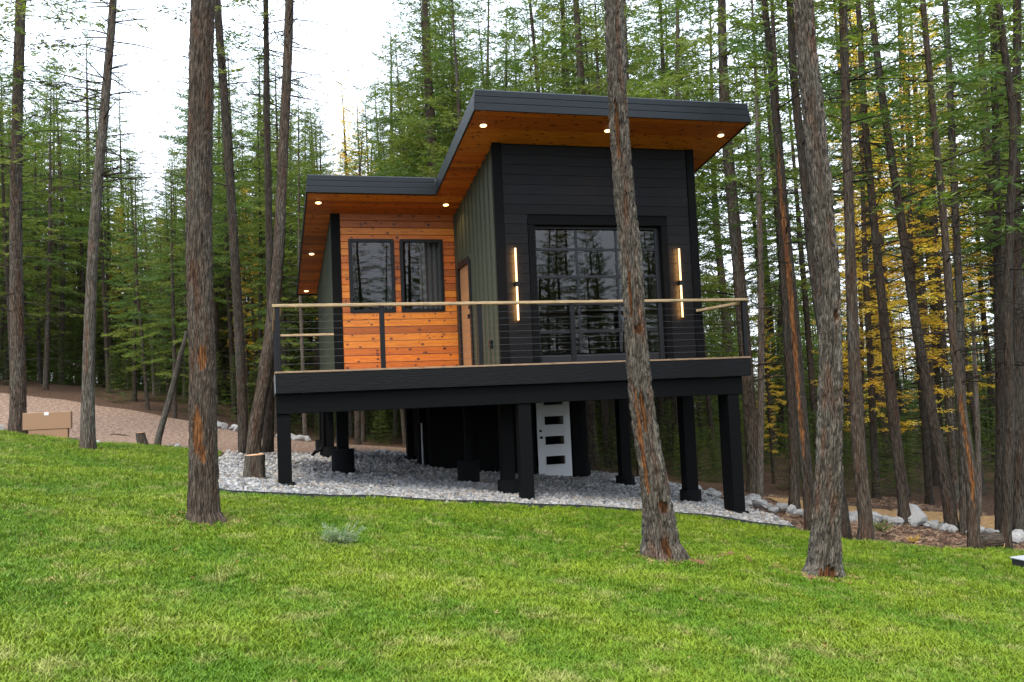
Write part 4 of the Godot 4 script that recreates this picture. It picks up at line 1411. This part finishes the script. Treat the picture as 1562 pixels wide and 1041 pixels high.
	for i in 400:
		var a := deg_to_rad(r.randf_range(-28.0, 62.0))
		var dist := r.randf_range(46.0, 90.0)
		var p := eye + Vector2(sin(a), -cos(a)) * dist
		var az := rad_to_deg(a)
		var reach := 99.0
		if az < -9.5:
			reach = 0.24
		elif az < 8.0:
			reach = 0.17
		elif az > 24.0:
			reach = 0.15
		var s := minf(r.randf_range(12.0, 18.0), dist * reach + 0.5) / 16.0
		push(buf, Basis(Vector3.UP, r.randf() * TAU).scaled(Vector3(s, s, s)), Vector3(p.x, gy(p.x, p.y) - 0.1, p.y), Color.WHITE * r.randf_range(0.75, 1.1))
		cnt += 1
	multi("far_wood", far_tree, null, buf, cnt, "mass of distant conifers closing the view behind the wood", "wood")
	# trees on the far side of the lawn, behind the viewer, which the cabin's glass mirrors
	buf = PackedFloat32Array()
	for i in 900:
		var a := deg_to_rad(r.randf_range(-26.0, 58.0))
		var dd := r.randf_range(20.0, 62.0)
		var p := eye + Vector2(sin(a), -cos(a)) * dd
		var s := r.randf_range(0.5, 1.1)
		if p.y > forest_line(p.x) - 1.2:
			p = eye + Vector2(sin(a), -cos(a)) * r.randf_range(40.0, 62.0)
		elif dd < 36.0:
			s *= 0.42
		push(buf, Basis(Vector3.UP, r.randf() * TAU).scaled(Vector3(s * 1.3, s, s * 1.3)), Vector3(p.x, gy(p.x, p.y) - 0.25, p.y), Color.WHITE * r.randf_range(0.6, 1.0))
	multi("undergrowth", young[0], M.needle, buf, 900, "low green undergrowth deep in the wood between the trunks", "undergrowth")
	for i in 60:
		var q := Vector2(r.randf_range(-16.0, 36.0), r.randf_range(18.0, 42.0))
		if i < 26:
			q = Vector2(r.randf_range(5.0, 21.0), r.randf_range(20.0, 33.0))
		tree("conifer_tree", q, r.randf_range(8.0, 15.0), stems[r.randi() % 6], [low[0], low[2], low[1], mid[1]][r.randi() % 4], r, "conifer across the lawn that the cabin faces", "conifers that the cabin faces")


func tree(called: String, p: Vector2, hgt: float, stem: Mesh, crown: Mesh, r: RandomNumberGenerator, label: String, group: String, nominal := 16.0) -> Node3D:
	var at := Vector3(p.x, gy(p.x, p.y) - 0.06, p.y)
	var t := base(called, at, label, "tree", group)
	var s := hgt / nominal
	var fat := r.randf_range(0.75, 1.25)
	var lean := Basis.from_euler(Vector3(r.randf_range(-0.04, 0.04), r.randf() * TAU, r.randf_range(-0.04, 0.04)))
	var o := put("trunk", stem, M.bark, t, at)
	o.transform = Transform3D(lean * Basis.from_scale(Vector3(s * fat, s, s * fat)), Vector3.ZERO)
	var c := put("crown", crown, M.needle, t, at)
	c.transform = Transform3D(lean * Basis.from_scale(Vector3(s, s, s) * Vector3(r.randf_range(0.85, 1.2), 1, r.randf_range(0.85, 1.2))), Vector3.ZERO)
	return t


# ------------------------------------------------------------------ stones
func stone_mesh(seed_: int, rough: int) -> ArrayMesh:
	var r := RandomNumberGenerator.new()
	r.seed = seed_
	# a cut-up sphere: planes slice chips off it
	var cuts := []
	for i in 9:
		cuts.append([Vector3(r.randfn(), r.randfn(), r.randfn()).normalized(), r.randf_range(0.55, 0.85)])
	var s := SphereMesh.new()
	s.radius = 1.0
	s.height = 2.0
	s.radial_segments = 8 * rough
	s.rings = 4 * rough
	var a := s.get_mesh_arrays()
	var v: PackedVector3Array = a[Mesh.ARRAY_VERTEX]
	for i in v.size():
		var p := v[i]
		for c in cuts:
			var d: float = p.dot(c[0]) - c[1]
			if d > 0.0:
				p -= c[0] * d
		v[i] = p * (1.0 + 0.06 * fine.get_noise_3dv(p * 2.0 + Vector3.ONE * seed_))
	var idx: PackedInt32Array = a[Mesh.ARRAY_INDEX]
	var flat := PackedVector3Array()
	for i in idx:
		flat.append(v[i])
	return mesh_of(flat)


func in_gravel(x: float, z: float) -> bool:
	return Geometry2D.is_point_in_polygon(Vector2(x, z), gravel_poly)


var gravel_poly := PackedVector2Array()
var stones := []


func gravel() -> void:
	gravel_poly = smooth_line(GRAVEL_SIDE + GRAVEL_FRONT.slice(1))
	gravel_poly.append_array(PackedVector2Array([Vector2(7.7, 0.3), Vector2(8.0, -1.5), Vector2(8.3, -4.4), Vector2(8.2, -7.5), Vector2(6.0, -10.0), Vector2(3.5, -10.0), Vector2(2.2, -9.2), Vector2(0.9, -7.6), Vector2(0.0, -6.4)]))
	var r := RandomNumberGenerator.new()
	r.seed = 99
	for i in 6:
		stones.append(stone_mesh(40 + i, 1))
	for k in 3:
		var buf := PackedFloat32Array()
		var n := 0
		for i in 12500:
			var x := r.randf_range(-1.0, 8.4)
			var z := r.randf_range(-10.0, 1.6)
			if k < 2 and i % 2 == 0:
				z = r.randf_range(-2.5, 1.6)
			if not in_gravel(x, z):
				continue
			var s := r.randf_range(0.018, 0.05) * (1.3 if r.randf() < 0.12 else 1.0)
			var b := Basis.from_euler(Vector3(r.randf() * TAU, r.randf() * TAU, r.randf() * TAU)) * Basis.from_scale(Vector3(s * r.randf_range(0.8, 1.4), s * r.randf_range(0.6, 0.9), s))
			var g := r.randf_range(0.24, 0.60)
			var c := Color(g, g * 0.985, g * 0.965)
			if r.randf() < 0.15:
				c = Color(g * 0.95, g * 0.82, g * 0.68)
			elif r.randf() < 0.14:
				c = Color(g * 0.55, g * 0.58, g * 0.62)
			push(buf, b, Vector3(x, gy(x, z) + 0.015 + r.randf() * 0.02, z), c)
			n += 1
		multi("gravel", stones[k], M.stone, buf, n, ["pale crushed gravel spread round and under the cabin", "lighter chips among the crushed gravel under the cabin", "coarser stones in the crushed gravel under the cabin"][k], "gravel")
	# the rock border between the soil and the path, stone by stone
	var line := along(smooth_line([Vector2(8.1, -6.2), Vector2(8.35, -4.6), Vector2(8.8, -3.0), Vector2(8.75, -1.5), Vector2(9.2, -0.6), Vector2(10.2, -0.75), Vector2(10.75, -0.45), Vector2(11.2, 0.2), Vector2(11.6, 0.9), Vector2(12.4, 2.2)]), 130)
	for i in line.size():
		var p := line[i] + Vector2(r.randf_range(-0.32, 0.32), r.randf_range(-0.32, 0.32))
		rock(p, r.randf_range(0.07, 0.17), r, "pale broken rock in the border along the tan path", "rocks bordering the path")
	stones.append(stone_mesh(93, 2))
	var bl := rock(Vector2(10.95, -0.75), 0.36, r, "largest pale boulder of the rock border beside the tan path", "")
	bl.mesh = stones[-1]
	bl.transform = Transform3D(Basis(Vector3.UP, 0.5) * Basis.from_scale(Vector3(0.40, 0.23, 0.3)), Vector3(10.95, gy(10.95, -0.75) + 0.1, -0.75))
	for q in [[-5.6, -7.6], [-5.9, -7.9], [-6.3, -7.7], [-6.0, -7.4], [-6.6, -8.2], [-5.5, -7.9], [-6.9, -7.9], [-6.2, -8.1]]:
		rock(Vector2(q[0], q[1]), r.randf_range(0.12, 0.24), r, "grey rock heaped beside the road near the cardboard box", "rocks beside the road")
	for i in 22:
		rock(Vector2(-1.6 + i * 0.11 + r.randf_range(-0.2, 0.2), -13.1 + i * 0.035 + r.randf_range(-0.25, 0.25)), r.randf_range(0.08, 0.2), r, "grey rock of the bank along the far road side", "rocks of the far road bank")
	for i in 40:
		rock(Vector2(r.randf_range(1.0, 3.0), r.randf_range(-9.6, -7.4)), r.randf_range(0.06, 0.13), r, "pale stone at the rear rim of the gravel bed", "stones at the gravel's rear rim")
	for i in 26:
		rock(Vector2(lerpf(-3.4, -0.4, i / 26.0) + r.randf_range(-0.1, 0.1), lawn_limit(lerpf(-3.4, -0.9, i / 26.0)) - r.randf_range(0.1, 0.5)), r.randf_range(0.03, 0.08), r, "small pale stone where the lawn meets the road", "stones between lawn and road")


func rock(p: Vector2, s: float, r: RandomNumberGenerator, label: String, group: String) -> MeshInstance3D:
	var g := r.randf_range(0.34, 0.58)
	var key := "rock%d" % int(g * 12.0)
	if not M.has(key):
		var m: StandardMaterial3D = M.stone.duplicate()
		m.vertex_color_use_as_albedo = false
		m.albedo_color = lin(g, g * 0.985, g * 0.96)
		M[key] = m
	var o := put("rock", stones[r.randi() % 6], M[key])
	o.transform = Transform3D(Basis.from_euler(Vector3(r.randf_range(-0.5, 0.5), r.randf() * TAU, r.randf_range(-0.5, 0.5))) * Basis.from_scale(Vector3(s * r.randf_range(0.9, 1.4), s * r.randf_range(0.6, 0.9), s)), Vector3(p.x, gy(p.x, p.y) + s * 0.2, p.y))
	tag(o, label, "rock", group)
	return o


# ------------------------------------------------------------------ grass
func tuft_mesh(seed_: int, blades: int, hgt: float, width: float) -> ArrayMesh:
	var r := RandomNumberGenerator.new()
	r.seed = seed_
	var v := PackedVector3Array()
	var c := PackedColorArray()
	for i in blades:
		var a := r.randf() * TAU
		var p := Vector3(r.randf_range(-0.03, 0.03), 0, r.randf_range(-0.03, 0.03))
		var d := Vector3(cos(a), 0, sin(a))
		var s := Vector3(-d.z, 0, d.x) * width * r.randf_range(0.7, 1.2)
		var h := hgt * r.randf_range(0.55, 1.2)
		var m := p + Vector3.UP * h * 0.6 + d * h * r.randf_range(0.05, 0.3)
		var e := p + Vector3.UP * h * r.randf_range(0.75, 1.0) + d * h * r.randf_range(0.3, 0.85)
		v.append_array(PackedVector3Array([p - s, p + s, m + s * 0.8, p - s, m + s * 0.8, m - s * 0.8, m - s * 0.8, m + s * 0.8, e]))
		var k := r.randf_range(0.75, 1.25)
		var col := Color(k, k, k)
		if r.randf() < 0.10:
			col = Color(k * 1.9, k * 1.25, k * 2.2)
		for j in 9:
			c.append(col)
	return mesh_of(v, c)


func grass() -> void:
	var r := RandomNumberGenerator.new()
	r.seed = 31
	var eye := Vector2(-0.1075, 12.8709)
	for k in 3:
		var buf := PackedFloat32Array()
		var n := 0
		for i in 62000:
			var a := deg_to_rad(r.randf_range(-21.0, 52.0))
			var t := r.randf()
			var dist := 3.6 + 20.0 * pow(t, 1.55)
			var x := eye.x + sin(a) * dist
			var z := eye.y - cos(a) * dist
			if z < lawn_limit(x) + 0.02 or x < -9.5 or x > 13.0:
				continue
			var pa := broad.get_noise_2d(x * 0.55, z * 0.55)
			var pb := broad.get_noise_2d(x * 1.7 + 90.0, z * 1.7)
			var pc := fine.get_noise_2d(x * 5.0, z * 5.0)
			var c := Color(0.088, 0.185, 0.006).lerp(Color(0.188, 0.258, 0.013), clampf(0.5 + pa * 0.9 + pc * 0.4, 0.0, 1.0))
			c = c.lerp(Color(0.33, 0.31, 0.11), clampf(pb * 1.1 + pc * 0.5 - 0.28 + r.randf() * 0.15, 0.0, 0.62))
			c = c * r.randf_range(0.8, 1.2)
			var s := r.randf_range(0.7, 1.15) * (1.0 + 0.25 * pa)
			push(buf, Basis.from_euler(Vector3(r.randf_range(-0.15, 0.15), r.randf() * TAU, r.randf_range(-0.15, 0.15))).scaled(Vector3(s * 1.15, s, s * 1.15)), Vector3(x, gy(x, z) + 0.03, z), c)
			n += 1
		multi("grass", tuft_mesh(60 + k, 11, 0.055, 0.0032), M.blade, buf, n, ["bright green mown grass of the sloping lawn", "yellow-green grass tufts through the sloping lawn", "fine grass blades between the lawn's tufts"][k], "grass")


# ------------------------------------------------------------------ small things
func small_things() -> void:
	var r := RandomNumberGenerator.new()
	r.seed = 8
	# black edging between lawn and gravel
	var v := PackedVector3Array()
	var idx := PackedInt32Array()
	var l := spread(GRAVEL_SIDE.slice(1) + GRAVEL_FRONT.slice(1), 0.15)
	for i in l.size():
		var t := (l[mini(i + 1, l.size() - 1)] - l[maxi(i - 1, 0)]).normalized()
		var s := Vector2(-t.y, t.x) * 0.012
		var g := gy(l[i].x, l[i].y)
		for q in [[s, -0.05], [s, 0.085], [-s, 0.085], [-s, -0.05]]:
			v.append(Vector3(l[i].x + q[0].x, g + q[1], l[i].y + q[0].y))
	for i in l.size() - 1:
		for k in 3:
			var a := i * 4 + k
			idx.append_array(PackedInt32Array([a, a + 4, a + 1, a + 1, a + 4, a + 5]))
	var flat := PackedVector3Array()
	for i in idx:
		flat.append(v[i])
	tag(put("lawn_edging", mesh_of(flat), M.edging), "black plastic edging strip between the lawn and the gravel", "edging")
	# cardboard box, a closed carton lying on its long side
	var at := Vector3(-4.42, gy(-4.42, -6.95), -6.95)
	var b := base("cardboard_box", at, "long brown cardboard carton lying at the edge of the lawn", "box")
	b.rotation.y = 0.12
	bx("carton", b, at + Vector3(-0.40, 0.16, -0.2), at + Vector3(0.46, 0.50, 0.2), M.cardboard, 0.006)
	bx("carton", b, at + Vector3(-0.30, -0.03, -0.19), at + Vector3(0.40, 0.158, 0.19), M.cardboard, 0.006)
	bx("tape", b, at + Vector3(-0.39, 0.5005, -0.025), at + Vector3(0.45, 0.502, 0.025), M.tape, 0.0003)
	bx("tape", b, at + Vector3(-0.02, 0.44, 0.2003), at + Vector3(0.06, 0.498, 0.2015), M.white, 0.0003)
	# sawn stump on the gravel
	stump(Vector2(-0.32, -0.76), 0.145, 0.40, "sawn stump with a fresh orange top on the gravel by the deck corner", 0.01)
	stump(Vector2(-2.55, -6.45), 0.09, 0.30, "small grey stump beside the leaning bare pole", -0.05)
	# low log end beside the trunks at the soil's edge
	var lat := Vector3(10.1, gy(10.1, 1.85), 1.85)
	var lg := base("log", lat, "short brown log lying between two slim trunks at the lawn edge", "log")
	put("bark_shell", trunk_mesh([[0, 0, 0, 0.12], [0.0, 0.2, 0, 0.125], [0, 0.42, 0, 0.115]], 24, 0.03, 0.01, Color(0.10, 0.072, 0.055), 0.03), M.bark, lg, lat + Vector3(-0.2, 0.08, 0), Basis(Vector3.BACK, -PI / 2.0 + 0.05))
	put("cut_end", cyl(0.11, 0.11, 0.01), M.wood_cut, lg, lat + Vector3(-0.2, 0.08, 0), Basis(Vector3.BACK, PI / 2.0))
	put("cut_end", cyl(0.108, 0.108, 0.01), M.wood_cut, lg, lat + Vector3(0.22, 0.06, 0), Basis(Vector3.BACK, PI / 2.0))
	# low black lamp post stub at the rim of the lawn
	var kat := Vector3(8.95, gy(8.95, 3.75), 3.75)
	var kb := base("ground_box", kat, "low black ground box with a pale lid on the lawn", "box")
	bx("body", kb, kat + Vector3(-0.15, -0.05, -0.12), kat + Vector3(0.25, 0.16, 0.14), M.edging, 0.01)
	bx("lid", kb, kat + Vector3(-0.16, 0.1605, -0.13), kat + Vector3(0.26, 0.185, 0.15), M.pale_sheen, 0.008)
	# bark slabs on the lawn
	for q in [[4.66, 3.96, 0.20, 0.3, "curled red-brown slab of bark on the lawn, the darkest and widest"], [4.86, 4.16, 0.15, 1.4, "upturned orange-brown bark chip on the lawn"], [4.15, 4.36, 0.14, 2.2, "pale flat bark chip nearest the leaning ridged trunk"], [5.02, 5.02, 0.10, 0.8, "orange bark chip at the foot of the furrowed trunk"], [5.12, 4.86, 0.11, 2.6, "red-brown bark flake against the furrowed trunk's foot"], [5.22, 5.06, 0.10, 1.9, "thin bark flake in front of the furrowed trunk"]]:
		var o := put("bark_slab", bark_slab(int(q[2] * 1000.0), q[2]), M.plain, null, Vector3(q[0], gy(q[0], q[1]) + 0.07, q[1]), Basis.from_euler(Vector3(0.4, q[3], 0.2)).scaled(Vector3(1.25, 1.0, 1.25)))
		tag(o, q[4], "bark")
	# blue-green seedling, tuft and fallen leaves
	seedling(Vector2(0.52, 4.3), 0.25, [Color(0.24, 0.30, 0.20), Color(0.30, 0.35, 0.25), Color(0.18, 0.26, 0.15)], "blue-green conifer seedling growing in the lawn", "seedling", 60)
	seedling(Vector2(8.93, 1.02), 0.24, [Color(0.10, 0.16, 0.04), Color(0.14, 0.19, 0.05)], "small green shrub on the bare soil", "shrub", 24)
	seedling(Vector2(8.66, 2.05), 0.16, [Color(0.70, 0.46, 0.05), Color(0.62, 0.36, 0.04)], "yellow tuft of leaves where the soil meets the lawn", "shrub", 16)
	seedling(Vector2(-1.42, 5.1), 0.11, [Color(0.20, 0.19, 0.13), Color(0.16, 0.19, 0.11)], "pale low weed in the lawn", "weed", 10)
	# leaf and twig litter on the soil
	var buf := PackedFloat32Array()
	var n := 0
	for i in 9000:
		var x := r.randf_range(7.0, 14.0)
		var z := r.randf_range(-5.0, 3.0)
		if z > lawn_limit(x) - 0.05 or in_gravel(x, z):
			continue
		var s := r.randf_range(0.4, 1.5)
		push(buf, Basis.from_euler(Vector3(r.randf_range(-0.3, 0.3), r.randf() * TAU, r.randf_range(-0.3, 0.3))).scaled(Vector3(s, s, s)), Vector3(x, gy(x, z) - 0.02, z), [Color(0.20, 0.11, 0.07), Color(0.28, 0.17, 0.11), Color(0.12, 0.08, 0.06), Color(0.36, 0.25, 0.16)][r.randi() % 4])
		n += 1
	var lv := PackedVector3Array()
	for i in 4:
		var a := i * 0.9
		var d := Vector3(cos(a), 0.1, sin(a)) * 0.05
		var w := Vector3(-d.z, 0, d.x) * 0.12
		var o := Vector3(cos(i * 2.3), 0.3, sin(i * 2.3)) * 0.02
		lv.append_array(PackedVector3Array([o - d - w, o + d, o - d + w]))
	multi("litter", mesh_of(lv), M.plain, buf, n, "brown needle and twig litter over the bare soil", "litter")
	buf = PackedFloat32Array()
	n = 0
	for i in 1100:
		var x := r.randf_range(-5.0, 10.0)
		var z := r.randf_range(0.5, 9.0)
		if i >= 600:
			# bark crumbs and dry needles round the three lawn trunks
			var foot: Vector2 = [Vector2(-0.75, 3.34), Vector2(3.87, 4.12), Vector2(5.35, 4.72)][i % 3]
			var aa := r.randf() * TAU
			var rd := 0.2 + 0.3 * absf(r.randfn()) * 0.6
			x = foot.x + cos(aa) * rd
			z = foot.y + sin(aa) * rd
		if z < lawn_limit(x) + 0.1:
			continue
		var s := r.randf_range(0.15, 0.5)
		push(buf, Basis.from_euler(Vector3(r.randf_range(-0.5, 0.5), r.randf() * TAU, r.randf_range(-0.5, 0.5))).scaled(Vector3(s, s, s)), Vector3(x, gy(x, z) + 0.065, z), [Color(0.32, 0.16, 0.07), Color(0.38, 0.28, 0.13), Color(0.2, 0.09, 0.045)][r.randi() % 3])
		n += 1
	multi("leaf_litter", mesh_of(lv), M.plain, buf, n, "scattered tan needles and leaf bits on the lawn", "litter")


func stump(p: Vector2, rad: float, hgt: float, label: String, lean: float) -> void:
	var at := Vector3(p.x, gy(p.x, p.y) - 0.03, p.y)
	var s := base("stump", at, label, "stump")
	put("bark_shell", trunk_mesh([[0, 0, 0, rad * 1.18], [0, 0.08, 0, rad * 1.06], [lean * 0.5, hgt * 0.6, 0, rad], [lean, hgt, 0, rad * 0.98]], 48, 0.02, 0.012, Color(0.13, 0.105, 0.085), 0.03), M.bark, s, at)
	put("cut_top", cyl(rad * 0.9, rad * 0.92, 0.03), M.wood_cut, s, at + Vector3(lean, hgt - 0.008, 0), Basis(Vector3.BACK, 0.05))


func bark_slab(seed_: int, l: float) -> ArrayMesh:
	var r := RandomNumberGenerator.new()
	r.seed = seed_
	var v := PackedVector3Array()
	var c := PackedColorArray()
	var n := 10
	var w := l * 0.5
	var g := []
	for i in n + 1:
		for j in n + 1:
			var x := (float(i) / n - 0.5) * l
			var z := (float(j) / n - 0.5) * w * (0.7 + 0.5 * absf(fine.get_noise_2d(i * 0.6, seed_)))
			var y := -4.0 * z * z / w * 0.7 + 0.012 * fine.get_noise_2d(x * 40.0, z * 40.0 + seed_) + 0.06 * l * sin(i * 0.6)
			g.append(Vector3(x, y, z))
	for side in 2:
		for i in n:
			for j in n:
				var k := i * (n + 1) + j
				var o := Vector3(0, -0.014 * side, 0)
				for q in [k, k + 1, k + n + 1, k + 1, k + n + 2, k + n + 1]:
					v.append(g[q] + o)
				var col := Color(0.085, 0.038, 0.022).lerp(Color(0.19, 0.10, 0.06), r.randf())
				for q in 6:
					c.append(col)
	return mesh_of(v, c)


func seedling(p: Vector2, hgt: float, pal: Array, label: String, category: String, n: int) -> void:
	var nd := Needles.new()
	nd.r.seed = int(absf(p.x * 1000.0)) + 1
	for i in n:
		var a := i * 2.4
		var d := Vector3(cos(a) * 0.8, nd.r.randf_range(0.25, 1.1), sin(a) * 0.8).normalized()
		var l := hgt * nd.r.randf_range(0.6, 1.1)
		nd.stick(Vector3.ZERO, d * l, 0.004, Color(0.1, 0.08, 0.05))
		nd.spray(d * l * 0.25, d, l * 0.75, hgt * 0.17, pal[i % pal.size()], 0.014)
	var o := put("small_plant", mesh_of(nd.v, nd.c), M.needle, null, Vector3(p.x, gy(p.x, p.y) + 0.03, p.y))
	tag(o, label, category)
